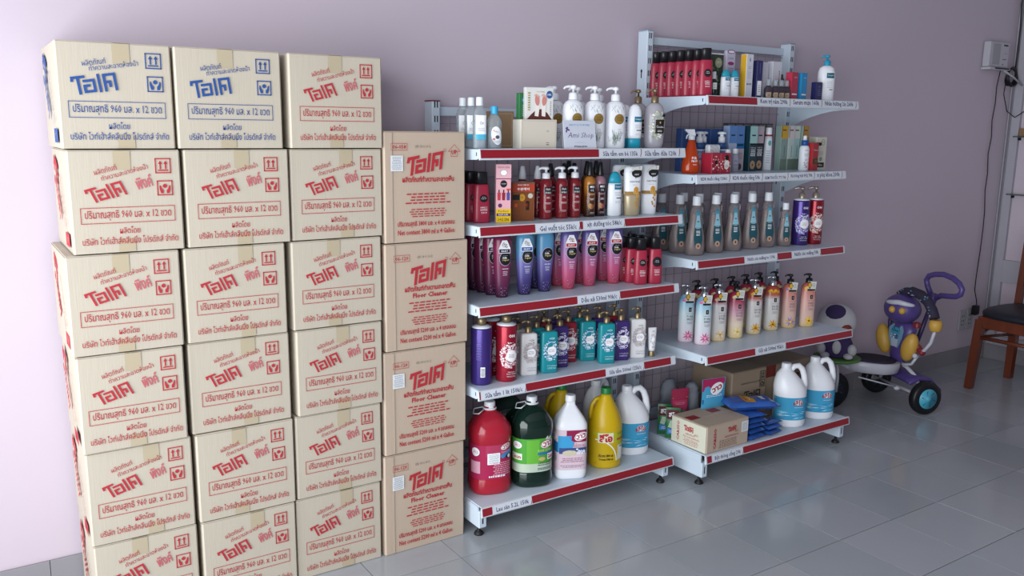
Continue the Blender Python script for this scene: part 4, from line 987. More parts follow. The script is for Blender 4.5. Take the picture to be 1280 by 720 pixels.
r = bottle('pump_bottle', 'big white body lotion with bright blue pump, shelf end', 3.243, -.355, z)
b = Body([(0, .9), (.004, .97), (.01, 1), (.105, 1), (.125, .97), (.142, .82), (.150, .5), (.152, .4)], .037, .027, 2.2, 32); b.build(white, r); pump(r, .152, plastic('2a94b8', .35), .0125, pi, .026, .046, .015)
d = Decal(b, step=.006); d.rect(-.006, .098, .030, .120, ink('1f5f70')); d.up(); d.text('Cetaphil', .012, .109, iw, h=.009, w=.03); d.lines(.008, .07, .024, .03, 4, ig, .2); d.rect(.008, .048, .024, .051, ik); d.build('label', r)

# ---------------- second shelf
z = SR[1]
r = bottle('spray_bottle', 'orange trigger spray bottle with white head', 2.520, -.285, z)
org = M('orange clear plastic', '#d04818', .12, trans=.25)
b = Body([(0, .85), (.004, .95), (.015, 1), (.035, .98), (.07, .8), (.10, .58), (.125, .42), (.134, .38)], .037, .028, 2.2, 30); b.build(org, r)
mb = MB().lathe([(.134, .0135), (.150, .0135), (.152, .011)], whitem, n=18); mb.build('collar', r)
h_ = MB(); h_.loft([[(x, y, zz) for x, y in ((-.012+q, -.007), (.014+q*.3, -.007), (.014+q*.3, .007), (-.012+q, .007))] for zz, q in ((.151, 0), (.160, -.004), (.170, -.016), (.176, -.018))], whitem, smooth=False); h_.build('spray_head', r)
MB().tube([(-.010, 0, .160), (-.020, 0, .150), (-.022, 0, .138)], .003, whitem, 8).build('trigger', r)
d = Decal(b, step=.005); d.text('PUR', .010, .062, iw, h=.011, w=.026, bold=.04); d.text('PROF', .010, .050, iw, h=.009, w=.028, bold=.03); d.lines(.010, .036, .018, .006, 2, iw); d.build('label', r)
for i, (x, w_) in enumerate(((2.598, .046), (2.655, .060))):
    r, d = crate('soap_box', 'red floral soap box, %s' % ('plain red side turned forward', 'with white oval and black disc')[i], x, -.318, z, w_, .06, .082, (plastic('a8263c', .4), plastic('a8263c', .4)), 'red floral soap boxes')
    random.seed(i); d.speck(0, .04, w_*.45, .036, 34, .004, [ink('d8c4b8'), ink('8a1f30'), ink('e6dcd4')]); d.k = 7
    if i: d.ell(.004, .036, .014, .020, ink('e6dfda')); d.up(); d.lines(.004, .03, .018, .012, 3, ik, .3); d.ell(.004, .064, .011, .011, ik)
    else: d.ell(.0, .046, .007, .009, ik)
    d.build('lettering', r)
blw = ink('2c4f86')
def foam(label, x, y):
    r = bottle('foam_bottle', label, x, y, z, 'white foam pump bottles with blue collars')
    b = Body([(0, .92), (.004, 1), (.10, 1), (.115, .8), (.120, .62)], .0205, .0205, 2, 24); b.build(whitem, r); MB().lathe([(.095, .0215), (.118, .0195), (.122, .016)], plastic('2c4f86', .4), n=20).build('collar', r)
    MB().lathe([(.122, .014), (.146, .014), (.148, .008), (.156, .007), (.158, .018), (.164, .019), (.168, .012)], whitem, n=20).build('pump_head', r)
    d = Decal(b, step=.005); d.rect(-.014, .05, .016, .09, ink('6f8ab4')); d.up(); d.lines(.001, .07, .02, .02, 4, iw); d.build('label', r); return r
f = foam('white foam pump bottle, first behind the orange spray', 2.625, -.225); dup(f, (2.672, -.20, z), label='white foam pump bottle, middle of the three'); dup(f, (2.745, -.235, z), label='white foam pump bottle, nearest the blue toothpaste boxes')
r = empty('cotton_pack', 'rounded white pack with curved grey lines behind the red boxes', 'pack', (2.655, -.272, z)); MB().box(-.034, .034, -.014, .014, 0, .115, whitem, c=.006).build('body', r)
d = Decal(flat_map(0, -.014, 0), step=1)
for k in range(3):
    for i in range(8): a0, a1 = pi*.5*i/8, pi*.5*(i+1)/8; R_ = .04+.012*k; d.stroke([(-.03+R_*sin(a0), .055+R_*cos(a0)), (-.03+R_*sin(a1), .055+R_*cos(a1))], .001, ink('7c8090')) if -.03+R_*sin(a1) < .032 and .055+R_*cos(a1) < .113 else None
d.build('lettering', r)
def mini(label, x, y, H, W):
    r = bottle('mini_bottle', label, x, y, z, 'small clear bottles with white caps'); b = Body([(0, .92), (.003, 1), (H*.66, 1), (H*.76, .7), (H*.78, .6)], W, W, 2, 20); b.build(M('cloudy plastic', '#b9bccb', .2, trans=.3), r); cap(r, H*.78, H, W*.72, white)
    d = Decal(b, step=.005); d.rect(-W*.6, H*.2, W*.8, H*.6, ink('a9a6bc')); d.up(); d.text('my', .001, H*.46, ink('3a3560'), h=.007, w=.012); d.lines(.001, H*.3, W, H*.1, 3, ink('5a5670')); d.build('label', r)
mini('clear mini bottle with white cap, close to the red floral box', 2.722, -.295, .096, .016); mini('clear mini bottle with white cap, in front of the blue box', 2.802, -.262, .098, .0165)
# toothpaste boxes
def tooth(label, x, y, top, low, mark, k=0):
    H = .193; r, d = crate('toothpaste_box', label, x, y, z, .046, .036, H, (plastic(low, .4), plastic(low, .4)), 'tall toothpaste boxes')
    d.rect(-.023, H*.62, .023, H, ink(top)); d.up(); d.rect(-.012, H*.78, .012, H*.81, ink('26344a'))
    if mark == 'blue': d.rect(-.023, H*.50, .023, H*.62, ink('1f6ca8')); d.up(); d.rect(-.018, H*.56, .018, H*.60, ink('0f3450')); d.rect(-.023, H*.02, .023, H*.5, ink('b9aeb8')); d.up(); d.lines(0, H*.34, .034, .03, 4, ink('7a6a7c'), .4); d.ell(0, H*.1, .012, .014, ink('4a4048'))
    elif mark == 'sky': d.rect(-.023, H*.02, .023, H*.62, ink('a7b3cc')); d.up(); d.lines(0, H*.3, .03, .05, 4, ink('8090b0'))
    else:
        d.rect(-.020, H*.58, .020, H*.61, ik); d.text('CHARCOAL', 0, H*.52, iw, h=.005, w=.034); d.lines(0, H*.44, .034, .02, 3, iw, .45); d.text('KDR', 0, H*.36, iw, h=.010, w=.03, bold=.02); d.ell(0, H*.14, .016, .018, ink('b89c7c')); d.up(); d.ell(0, H*.14, .005, .006, ink('6a4a34')); d.ring(0, H*.14, .012, .013, .0015, ink('8f7454'))
    d.build('lettering', r); return r
tooth('toothpaste box with sky blue top, first of the row', 2.815, -.215, '5c84be', '8fa4c8', 'sky'); tooth('toothpaste box with bright blue band', 2.866, -.212, '5a80ba', '9a96a8', 'blue')
tooth('toothpaste box, dark teal with mint green top', 2.930, -.228, '9cc4c2', '173a46', 'dark'); tooth('toothpaste box, dark slate with pale pink top', 2.990, -.212, 'b3a5ae', '1c2a38', 'dark')
for i in range(5): crate('blue_carton', 'blue carton in the rear row of the tooth care shelf, %s' % ('first', 'second', 'third', 'fourth', 'fifth')[i], 2.62+.056*i, -.135, z, .052, .036, .178, (plastic('3c5a94', .45), plastic('3c5a94', .45)), 'blue cartons in the rear row')
for i in range(6): 
    r, d = crate('grey_carton', 'grey topped carton deep on the tooth care shelf, %s' % ('first', 'second', 'third', 'fourth', 'fifth', 'sixth')[i], 2.915+.05*i, -.115, z, .046, .030, .205, (plastic('4d4a50', .45), plastic('4d4a50', .45)), 'grey cartons in the rear row'); d.rect(-.020, .17, .020, .2, ink('8a888c')); d.build('lettering', r)
r = bottle('tooth_tube', 'white tube with red band below its cap, between the boxes', 3.072, -.205, z, cat='tube'); b = Body([(0, 1, .15), (.003, 1.02, .2), (.06, 1, .7), (.13, .9, .9), (.15, .85, .85)], .019, .015, 2, 22); b.build(whitem, r); cap(r, .150, .157, .0155, plastic('a8263c', .4), name='red_band'); cap(r, .157, .188, .0148, white)
d = Decal(b, step=.005); d.ell(.004, .12, .008, .012, ink('5aa39c')); d.up(); d.lines(0, .06, .02, .06, 6, ink('8fa0b4')); d.build('label', r)
sage = '7f9490'
for i, (x, y, low, top) in enumerate(((3.135, -.225, sage, 'c29a3a'), (3.186, -.222, 'b9c8c4', 'cfc4c8'), (3.228, -.218, '9fbfc0', 'c4ccc4'), (3.275, -.228, sage, 'b58a44'))):
    r, d = crate('herbal_box', 'sage green herbal toothpaste box, %s' % ('first, with yellow top', 'second, with pale pink top', 'third, pale turquoise', 'last, with amber top')[i], x, y, z, .042, .034, .198, (plastic(low, .4), plastic(low, .4)), 'herbal toothpaste boxes', rz=radians((-2, 2, -1, 3)[i]))
    d.rect(-.021, .14, .021, .197, ink(top)); d.up(); d.rect(-.019, .145, -.015, .195, ink('7a5a2a')); d.text('HERBAL', .004, .085, ink('2f4a44'), h=.007, w=.05, rot=-pi/2); d.rect(-.021, .002, .021, .05, ink('6c7c70')); d.ring(.004, .05, .010, .012, .001, ink('3a4a44')); d.rect(-.013, .175, .010, .180, ink('5a3a2a')); d.build('lettering', r)
r = bottle('spray_bottle', 'white round bottle with deep blue collar and white nozzle', 3.222, -.285, z)
b = Body([(0, .92), (.004, 1), (.095, 1), (.106, .85), (.112, .62)], .0225, .0225, 2, 24); b.build(whitem, r); MB().lathe([(.110, .0155), (.132, .0150), (.134, .011)], plastic('1f4f96', .35), n=20).build('collar', r); MB().lathe([(.134, .0085), (.152, .008), (.155, .005)], white, n=16).build('nozzle', r)
d = Decal(b, step=.005); d.text('PAX', .004, .09, ink('b04a5a'), h=.006, w=.016); d.lines(.004, .07, .022, .015, 3, ig); random.seed(2); d.speck(.004, .035, .015, .022, 26, .003, [ink('c9a4b8'), ink('b58aa0')]); d.build('label', r)
r, d = crate('cosmetic_box', 'red box with brown picture, standing before the cream box', 3.262, -.300, z, .044, .03, .122, (plastic('a82a30', .4), plastic('a82a30', .4)), rz=radians(6)); d.text('Therapi', 0, .09, iw, h=.008, w=.034); d.rect(-.020, .03, .020, .055, ink('5a4a2c')); d.ell(.004, .042, .008, .008, ink('b59a5c')); d.build('lettering', r)
for i, (x, y) in enumerate(((3.338, -.262), (3.262, -.222-.02))):
    if i: continue
    r, d = crate('cosmetic_box', 'cream box with round emblem and black band at the shelf end', x, y, z, .068, .05, .148, (plastic('c6c4b6', .45), plastic('b5b2a4', .45)), rz=radians(-3)); d.ring(.010, .125, .012, .013, .0015, ik); d.text('BCG', .010, .125, ik, h=.006); d.rect(-.034, .110, .0, .124, ik); d.rect(-.026, .012, .024, .034, ik); d.up(); d.text('Clinic', .0, .023, iw, h=.009, w=.03); d.lines(-.002, .075, .034, .02, 3, ig); d.ell(0, .05, .010, .010, ink('8a9080')); d.build('lettering', r)

# ---------------- third shelf: wrapped bottles
z = SR[2]
wrap = M('rosy clear plastic', '#d2c6c6', .1, trans=.8, ior=1.2, bump=1.0, bscale=28); liq = M('brown rinse', '#b9a8a5', .2, trans=.5, var=.2, vscale=30)
tl, tl2, tl3 = ink('1d4c58'), ink('86b4c4'), ink('3a86a0')
def rinse(label, x, y, k=1, small=False):
    r = bottle('rinse_bottle', label, x, y, z, 'clear rinse bottles with white caps')
    s_ = k; P = [(0, .85), (.004, .95), (.03, 1), (.07, .96), (.11, .78), (.15, .66), (.185, .60), (.200, .42), (.205, .36)]
    b = Body([(a*s_, p) for a, p in P], .040*s_, .027*s_, 2.4, 30); b.build(wrap, r)
    i_ = Body([(.003*s_, .8), (.03*s_, .9), (.07*s_, .86), (.11*s_, .68), (.15*s_, .56), (.17*s_, .5)], .040*s_, .025*s_, 2.2, 22); i_.build(liq, r, 'liquid')
    cap(r, .205*s_, .243*s_, .0175*s_, whitem)
    t = MB().box(.018*s_, .024*s_, -.012, .006, .175*s_, .20*s_, wrap, c=.002); t.build('wrap_seal', r)
    d = Decal(b, step=.006); w = .014*s_; u = .006*s_
    for (v0, v1, w0, w1, m_) in ((.035, .07, .013, .020, tl), (.07, .115, .020, .018, tl), (.115, .145, .018, .012, tl2), (.145, .165, .012, .009, tl2), (.165, .190, .017, .015, tl3)): d.put([(u-w0*s_, v0*s_), (u+w0*s_, v0*s_), (u+w1*s_, v1*s_), (u-w1*s_, v1*s_)], [(0, 1, 2, 3)], m_)
    d.up(); d.text('PROPOLIS', u, .112*s_, iw, h=.004*s_, w=.020*s_); d.lines(u, .098*s_, .020*s_, .012*s_, 2, iw, .5); d.text('MINT', u, .086*s_, iw, h=.006*s_, w=.018*s_, bold=.02); d.rect(u-.006*s_, .138*s_, u+.006*s_, .142*s_, ik); d.ell(u, .040*s_, .011*s_, .012*s_, ink('b3907c')); d.up(); d.ell(u, .040*s_, .003*s_, .005*s_, ik); d.build('label', r); return r
f = rinse('clear rinse bottle with white cap, front row, nearest the lower unit', 2.552, -.300)
xs = [(2.552, -.300), (2.680, -.285), (2.792, -.283), (2.910, -.277), (3.018, -.275)]
for i in range(1, 5): dup(f, (*xs[i], z), label='clear rinse bottle with white cap, %s of the front row' % ('second', 'third', 'fourth', 'last tall one')[i-1])
for i in range(5): dup(f, (xs[i][0]-.012, xs[i][1]+.085, z), label='clear rinse bottle, rear row, behind the %s front one' % ('first', 'second', 'third', 'fourth', 'last')[i])
for i in range(2): dup(f, (xs[i][0]-.03, -.125, z), label='clear rinse bottle at the very back, %s' % ('near the upright', 'second from the upright')[i])
rinse('shorter rinse bottle beside the violet metal bottle', 3.112, -.295, .80)
cylinder('tall violet metal bottle with pump and lace print on the taller unit', 3.222, -.292, z, 'one litre pump shower bottles', '41307a', ('b9b4e0', '8f8ad0', 'd7d4ee'), pumped=True)
cylinder('tall dark red metal bottle with pump at the end of the third shelf', 3.308, -.300, z, 'one litre pump shower bottles', '8c1c2c', ('d8b9b4', 'c49a94', 'e8d8d4'), pumped=True)

# ---------------- fourth shelf: floral pump bottles
z = SR[3]
def floral(label, x, y, key, ramp, pm_, petals, heart, title, tagged=True, g='floral shampoo and conditioner bottles', lean=0):
    r = bottle('floral_bottle', label, x, y, z, g)
    b = Body([(0, .86), (.004, .95), (.01, .98), (.10, 1), (.165, .98), (.185, .92), (.196, .75), (.202, .5), (.204, .42)], .0335, .0245, 2.4, 30); b.build(M('floral plastic '+key, '#ffffff', .25, ramp=ramp), r)
    pump(r, .204, pm_, .0125, pi, .026, .042, .0155)
    d = Decal(b, step=.006); random.seed(len(key)); pc = [ink(p) for p in petals]
    cu, cv = .004, .030
    for i in range(9): a = 2*pi*i/9; d.poly([(0, -.004), (.016, -.001), (.024, 0), (.016, .004), (0, .004)], pc[i % len(pc)], (cu, cv), 1, a); d.k += .2
    d.ell(cu, cv, .005, .005, ink(heart)); 
    for i in range(7): d.ell(-.02+.007*i, .180+.004*sin(i*2), .007, .006, pc[i % len(pc)], 8)
    d.k = 5; d.rect(.002, .132, .013, .150, ik); d.up(); d.text('J', .0075, .141, iw, h=.009); t_ = ink('5a5a66'); d.stroke([(-.008, .124), (.022, .124)], .0008, ik)
    a_, b_ = title; d.text(a_, .008, .112, t_, h=.009, w=.026); d.text(b_, .008, .100, t_, h=.009, w=.024); d.lines(.008, .084, .024, .012, 3, t_, .3); d.build('label', r)
    if tagged:
        t = Decal(flat_map(0, -.0262, 0), step=1); t.k = 3; t.put([(-.014, .172), (.022, .168), (.026, .212), (-.006, .214)], [(0, 1, 2, 3)], ink('bfbfb8')); t.up(); t.rect(-.013, .170, .021, .178, ik); t.poly([(0, -.018), (.010, 0), (0, .018), (-.010, 0)], ink('2a2622'), (-.004, .196)); t.up(); t.ell(-.004, .196, .007, .010, ink('c99a2c')); t.lines(.014, .196, .014, .02, 3, ig); t.build('neck_tag', r)
    return r
RB = [(0, 'e0c4d0'), (.12, 'd8d0da'), (.6, 'c4d4d8'), (.82, '8fb8cc'), (.92, '5f98bc'), (1, '9fb8c8')]
RL = [(0, 'd8c090'), (.2, 'd0cdc8'), (.76, 'cac6c8'), (.84, 'a84454'), (1, 'a02f44')]
RR = [(0, 'd9c48c'), (.3, 'd9c9b4'), (.55, 'c49aa8'), (.8, 'a04058'), (1, '9c2440')]
RC = [(0, 'c9b07c'), (.12, 'cccac4'), (.7, 'ccc8c8'), (.8, 'b0604c'), (.9, 'a84838'), (1, '9c4234')]
RP = [(0, 'ccb078'), (.15, 'ccb0a4'), (.6, 'c89a92'), (.85, 'b87064'), (1, 'a85648')]
dup0 = floral('floral bottle, pale blue with pink flower, second from the lower unit', 2.578, -.345, 'blue', RB, steelc, ('cf5f8c', 'd98aa8', 'b04a80'), 'e0a0b8', ('PURE', 'BREEZE'))
dup(dup0, (2.552, -.272, z), label='floral bottle, pale blue with pink flower, nearest the lower unit')
floral('floral bottle, white with red shoulder and beige flower', 2.680, -.333, 'love', RL, steelc, ('d8b88c', 'c9a878', 'e0cca8'), 'a8884c', ('LOVE', 'ME'))
floral('floral bottle, pink fading to red, with black pump', 2.786, -.333, 'rose', RR, black, ('d9bf8a', 'e0cf9c'), 'c09a40', ('LOVE', 'ROSE'))
f5 = floral('floral bottle, white with orange shoulder, steel pump, with neck tag', 2.910, -.325, 'kiss', RC, steelc, ('d09a24', 'dcae3c', 'b8841c'), '8a5c14', ('KISS ME', 'ROSE'))
floral('floral bottle, white with orange shoulder, no neck tag', 3.035, -.316, 'kissb', RC, steelc, ('d09a24', 'dcae3c', 'b8841c'), '8a5c14', ('KISS ME', 'ROSE'), False)
floral('floral bottle, salmon with violet flower and a pale tag', 3.146, -.322, 'salmon', RP, black, ('7a6ab0', 'd09a24', '9488c0'), 'd8c040', ('SWEET', 'KISS'))
floral('floral bottle, salmon with yellow flower, at the shelf end', 3.240, -.350, 'peach', RP, black, ('d8ac2c', 'e0bc48'), '8a5c14', ('SWEET', 'LOVE'))
bk = floral('floral bottle with black pump, rear row, first from the lower unit', 2.660, -.225, 'rear', RR, black, ('d9bf8a', 'e0cf9c'), 'c09a40', ('LOVE', 'ROSE'), False, 'rear row of floral bottles')
for i, (x, y) in enumerate(((2.76, -.235), (2.87, -.23), (2.965, -.225), (3.06, -.22), (3.15, -.235))): dup(bk, (x, y, z), label='floral bottle with black pump, rear row, %s from the lower unit' % ('second', 'third', 'fourth', 'fifth', 'sixth')[i])

# ---------------- bottom shelf of the taller unit
z = SRB
def smallcarton():
    # a low carton set slightly askew, its pale side towards the lower unit
    w, d_, h = .252, .195, .115
    r = carton('small_carton', 'small low carton with red Thai print on the bottom shelf of the taller unit', (2.582, -.5125, z), w, d_, h, kraft2, None, radians(1.5), tape=False)
    d = Decal(flat_map(), step=1); d.k = 7; d.text('CARSSO', -.080, h*.5, RED, h=.015, w=.088, rot=pi/2, bold=.03); d.logo((.020, h*.72), .019, RED, .05, .1, .2); d.k = 7; d.text('สปา', .050, h*.60, RED, h=.010); d.text('ผลิตภัณฑ์ทำความสะอาด', .020, h*.48, RED, h=.009, w=.085); d.lines(.0, h*.24, .12, .035, 5, ink('7a4a40'), .3)
    d.rect(.078, h*.48, .120, h*.88, M('white sticker', '#dfe2e6', .45)); d.up(); d.lines(.099, h*.68, .034, .034, 7, ig, .3); d.build('lettering', r)
    d = Decal(side_map(-w/2, 0), step=1); d.k = 8; pale = M('pale side board', '#d3d2bf', .7)
    d.rect(-d_+.002, .003, -.002, h-.004, pale); d.up(); d.text('CARSSO', -d_*.80, h*.5, RED, h=.014, w=.085, rot=pi/2, bold=.03); d.logo((-d_*.50, h*.70), .021, RED, 0, 0, .2); d.k = 9.5; d.text('สปา', -d_*.28, h*.56, RED, h=.011); d.text('ผลิตภัณฑ์', -d_*.45, h*.50, RED, h=.010, w=.05); d.text('ทำความสะอาดห้องน้ำ', -d_*.42, h*.40, RED, h=.010, w=.09); d.text('Toilet Cleaner', -d_*.42, h*.30, RED, h=.008, w=.075); d.lines(-d_*.42, h*.18, .09, .02, 3, RED, .3); d.build('side_lettering', r)  # side face covered in a paler board colour
    for (u0, u1, v) in ((-.115, -.06, .11), (.03, .085, .13)):
        m_ = MB().box(u0, u1, v-.012, v+.028, h-.0006, h+.0002, redm); m_.build('red_tape', r)
smallcarton()
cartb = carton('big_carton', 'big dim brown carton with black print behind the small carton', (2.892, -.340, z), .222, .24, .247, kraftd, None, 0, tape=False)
d = Decal(flat_map(), step=1); d.k = 9; d.logo((.020, .130), .042, ik, 0, .0, .13); d.k = 9; d.text('ผลิตภัณฑ์ทำความสะอาดพื้น', .01, .190, ik, h=.010, w=.13); up_icon(d, .082, .215, .034, ik); hand_icon(d, .082, .175, .034, ik); d.build('lettering', cartb)
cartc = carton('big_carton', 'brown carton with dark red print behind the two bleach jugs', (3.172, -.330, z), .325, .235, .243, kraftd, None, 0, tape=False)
d = Decal(flat_map(), step=1); d.k = 9; d.rect(-.165, .19, -.10, .245, ink('6a2a26')); d.up(); d.logo((-.0, .16), .05, ink('6a2a26'), 0, .2, .15); d.build('lettering', cartc)
bluejug('bleach_jug', 'white bleach jug with blue label behind the sachets', 3.045, -.442, z, 'white bleach jugs with blue labels', radians(2))
bluejug('bleach_jug', 'white bleach jug with blue label at the end of the bottom shelf', 3.245, -.440, z, 'white bleach jugs with blue labels', radians(4))
# blue sachets: pillow packs in two little piles
blp = M('blue glossy film', '#3560b0', .22, var=.12, vscale=25, bump=.4, bscale=35, coat=.3); blp2 = M('deep blue glossy film', '#2c549c', .22, var=.12, vscale=25, bump=.4, bscale=35, coat=.3)
def pillow(name, label, loc, w, d, h, mat, group, rz=0, rx=0, prints=None):
    r = empty(name, label, 'sachet', loc, rz, group); r.rotation_euler = (rx, 0, rz)
    mb = MB(); nx, ny = 12, 8; random.seed(int(loc[2]*1e4)); ph = random.random()*6
    def P(i, j, s):
        u, v = i/nx*2-1, j/ny*2-1; e = max(0, (1-u**4))*max(0, (1-v**4)); t = h/2*e**.35*(.86+.14*sin(5*u+ph)*cos(4*v+ph)); ws = 1-.05*(1-abs(u))
        return (u*w/2, v*d/2*ws, h/2+s*max(t, .0006))
    for s in (1, -1): mb.add([P(i, j, s) for j in range(ny+1) for i in range(nx+1)], [((j*(nx+1)+i), (j*(nx+1)+i+1), ((j+1)*(nx+1)+i+1), ((j+1)*(nx+1)+i))[::s] for j in range(ny) for i in range(nx)], mat, True)
    mb.build('body', r)
    if prints:
        def fn(u, v, o):
            uu, vv = u/(w/2), v/(d/2); e = max(0, (1-uu**4))*max(0, (1-vv**4)); return (u, v, h/2+h/2*e**.35*(.86+.14*sin(5*uu+ph)*cos(4*vv+ph))+o+.0006)
        dd = Decal(fn, step=.012); prints(dd); dd.build('lettering', r)
    return r
def pr(dd): dd.rect(-.035, -.045, .010, .045, ink('c08a34')); dd.up(); dd.text('BOT', -.024, 0, ink('8a2430'), h=.010, w=.04, rot=pi/2, bold=.03); dd.text('THONG', -.006, 0, ink('e6dcc0'), h=.010, w=.05, rot=pi/2, bold=.03); dd.rect(.045, -.02, .065, .02, iw); dd.up(); dd.lines(.055, 0, .016, .03, 5, ig)
G = 'blue powder sachets'
for i in range(5): pillow('powder_sachet', 'blue powder sachet in the pile beside the small carton, %s' % ('bottommost', 'second from the bottom', 'middle one', 'second from the top', 'topmost')[i], (2.766+.004*(i % 2), -.462+.003*(i % 3), z+.0232*i), .108, .105, .0228, (blp, blp2)[i % 2], G, radians(6-3*i))
for i in range(3): pillow('powder_sachet', 'blue powder sachet in the lower pile before the first jug, %s' % ('bottom one', 'middle one', 'top one')[i], (2.880, -.482+.003*i, z+.0215*i), .095, .060, .021, (blp2, blp)[i % 2], G, radians(8-4*i))
pillow('powder_sachet', 'large blue sachet with orange label lying across the carton and the pile', (2.790, -.434, z+.1172), .23, .13, .044, blp, G, radians(-22), prints=pr)
# standing pouches beside and behind the small carton
def pouch(name, label, loc, w, h, t, mat, fn_, rz=0, rx=0, cat='pouch', g=None):
    r = empty(name, label, cat, loc, rz, g); r.rotation_euler = (rx, 0, rz); mb = MB(); nx, nz = 8, 10
    def th(u, v): return t/2*(1-abs(u)**3)*(1-v)**.55*min(1, v*8+.35)
    def P(i, j, s): u, v = i/nx*2-1, j/nz; return (u*w/2*(1-.04*sin(pi*v)), -s*max(th(u, v), .0006), v*h)
    for s in (1, -1): mb.add([P(i, j, s) for j in range(nz+1) for i in range(nx+1)], [((j*(nx+1)+i), (j*(nx+1)+i+1), ((j+1)*(nx+1)+i+1), ((j+1)*(nx+1)+i))[::s] for j in range(nz) for i in range(nx)], mat, True)
    mb.build('body', r)
    dd = Decal(lambda u, v, o: (u, -max(th(u/(w/2), v/h), .0006)-o-.0006, v), step=.010); fn_(dd); dd.build('lettering', r); return r
def pA(d): d.poly([(-.05, .10), (.0, .085), (.045, .125), (.045, .16), (-.05, .16)], ink('a82a5c')); d.up(); d.ell(.012, .098, .034, .022, iw, rot=.4); d.up(); d.text('วาว', .012, .098, ink('a8242c'), h=.018, w=.05, rot=.35, bold=.04); d.rect(-.05, .02, .045, .05, ink('6a7ab8')); d.lines(-.005, .06, .07, .012, 2, iw)
pouch('detergent_pouch', 'blue and magenta detergent pouch leaning behind the small carton', (2.662, -.345, z+.1155), .125, .130, .02, M('light blue film', '#4aa0c8', .25, coat=.3), lambda d: (d.put([(-.060, .075), (0, .085), (.058, .105), (.058, .129), (-.060, .129)], [(0, 1, 2, 3, 4)], ink('a82a5c')), d.up(), d.ell(.014, .085, .036, .024, iw, rot=.4), d.up(), d.text('วาว', .014, .085, ink('a8242c'), h=.020, w=.056, rot=.35, bold=.04), d.poly([(-.058, .02), (.058, .035), (.058, .05), (-.058, .04)], ink('2c5f9c')), d.lines(0, .055, .09, .012, 2, iw)), radians(-8), radians(0))
for i, (x, y) in enumerate(((2.475, -.250), (2.472, -.303))):
    pouch('cleaner_pouch', 'small green and white pouch, %s' % ('the one further back', 'the one nearer the shelf edge')[i], (x, y, z), .06, .135, .016, M('green film', '#28683c', .25, coat=.3), lambda d: (d.rect(-.026, .085, .026, .125, ink('5a2330')), d.up(), d.text('ลีโอ', 0, .105, iw, h=.02, w=.036, bold=.03), d.rect(-.022, .02, .022, .045, ink('3f7cc0')), d.poly([(-.02, .05), (.0, .045), (.01, .08), (-.01, .08)], ink('a9c4a8')), d.up(), d.lines(0, .032, .03, .012, 2, iw)), radians(-40), g='small cleaner pouches')
def pB(d): d.rect(-.036, .05, .036, .15, ink('a8375a')); d.up(); d.rect(-.020, .085, .024, .105, ink('4f8a80')); d.rect(-.026, .05, .0, .075, ink('d8b9c4')); d.rect(.002, .052, .026, .08, iw); d.lines(0, .135, .05, .012, 2, ink('d8909c')); d.stroke([(-.036, .16), (.036, .16)], .003, ink('a8853c'))
pouch('refill_pouch', 'crimson refill pouch with gold rim behind the small carton', (2.538, -.272, z), .085, .200, .022, M('crimson film', '#9c2c4c', .25, coat=.3), pB, radians(-12))
for i, (x, y, w_) in enumerate(((2.60, -.14, .10), (2.645, -.235, .075))):
    r = empty('plastic_bag', 'crumpled clear plastic bag with dark contents, %s' % ('behind the crimson pouch', 'beside the detergent pouch')[i], 'bag', (x, y-.0, z), 0, 'crumpled clear bags')
    mb = MB(); random.seed(i+3)
    rings = [[(w_*.48*k_*cos(2*pi*j/16)*(1+.22*random.uniform(-1, 1)), .030*k_*sin(2*pi*j/16)*(1+.25*random.uniform(-1, 1)), zz*1.0) for j in range(16)] for zz, k_ in ((0, .8), (.03, 1), (.06, .92), (.09, 1), (.12, .86), (.15, .95), (.165, .75), (.18, .8), (.20, .45))]
    mb.loft(rings, M('crumpled clear film', '#aeb4c0', .2, trans=.55, ior=1.1)); mb.build('film', r)
    MB().lathe([(.002, .022), (.09, .022), (.12, .012), (.13, .006)], plastic('232a38', .4), n=14).build('contents', r)

# ================================================================== tricycle
pur = plastic('4c3d78', .35); purd = plastic('362c56', .35); yelp = plastic('bd9440', .45); wht = plastic('b9bac4', .35); redj = plastic('7a2630', .4); cy = plastic('4aa3bd', .35)
tyre = plastic('101216', .45); patt = M('dark patterned cloth', '#2a2438', .8)
T0 = empty('tricycle', 'purple and yellow child tricycle with a push ring, facing the shelving', 'tricycle', (4.145, -.285, 0), math.atan2(.324, -.946))
def wheel(x, y, r, w, hub, name='wheel'):
    mb = MB(); prof = [(-w/2, r*.70), (-w/2, r*.90), (-w*.36, r*.98), (-w*.12, r), (w*.12, r), (w*.36, r*.98), (w/2, r*.90), (w/2, r*.70)]
    n = 30; rings = [[(x+q*cos(2*pi*i/n), y+o, r+q*sin(2*pi*i/n)) for i in range(n)] for o, q in prof]
    mb.loft(rings, tyre); o = mb.build(name, T0)
    h_ = MB()
    for s in (-1, 1):
        yy = y+s*(w/2); rg = [[(x+q*cos(2*pi*i/24), yy+s*dz, r+q*sin(2*pi*i/24)) for i in range(24)] for q, dz in ((r*.70, -.002), (r*.62, -.004), (r*.60, .003), (r*.16, .004), (r*.14, .010), (r*.02, .011))]
        h_.loft(rg, hub, cap=(False, True))
        for k in range(6):
            a = 2*pi*k/6; P = [(r*.2*cos(a), r*.2*sin(a)), (r*.52*cos(a+.35), r*.52*sin(a+.35)), (r*.50*cos(a+.22), r*.50*sin(a+.22))]; yq = yy+s*.0048
            h_.add([(x+p[0], yq, r+p[1]) for p in P], [(0, 1, 2)], plastic('1d5566', .4))
    h_.build('hub', o)
wheel(0, .190, .086, .046, cy); wheel(0, -.190, .086, .046, plastic('1a1c22', .4)); wheel(.415, -.005, .098, .040, plastic('242838', .4), 'front_wheel')
MB().tube([(0, -.165, .086), (0, .165, .086)], .008, wht).build('axle', T0)
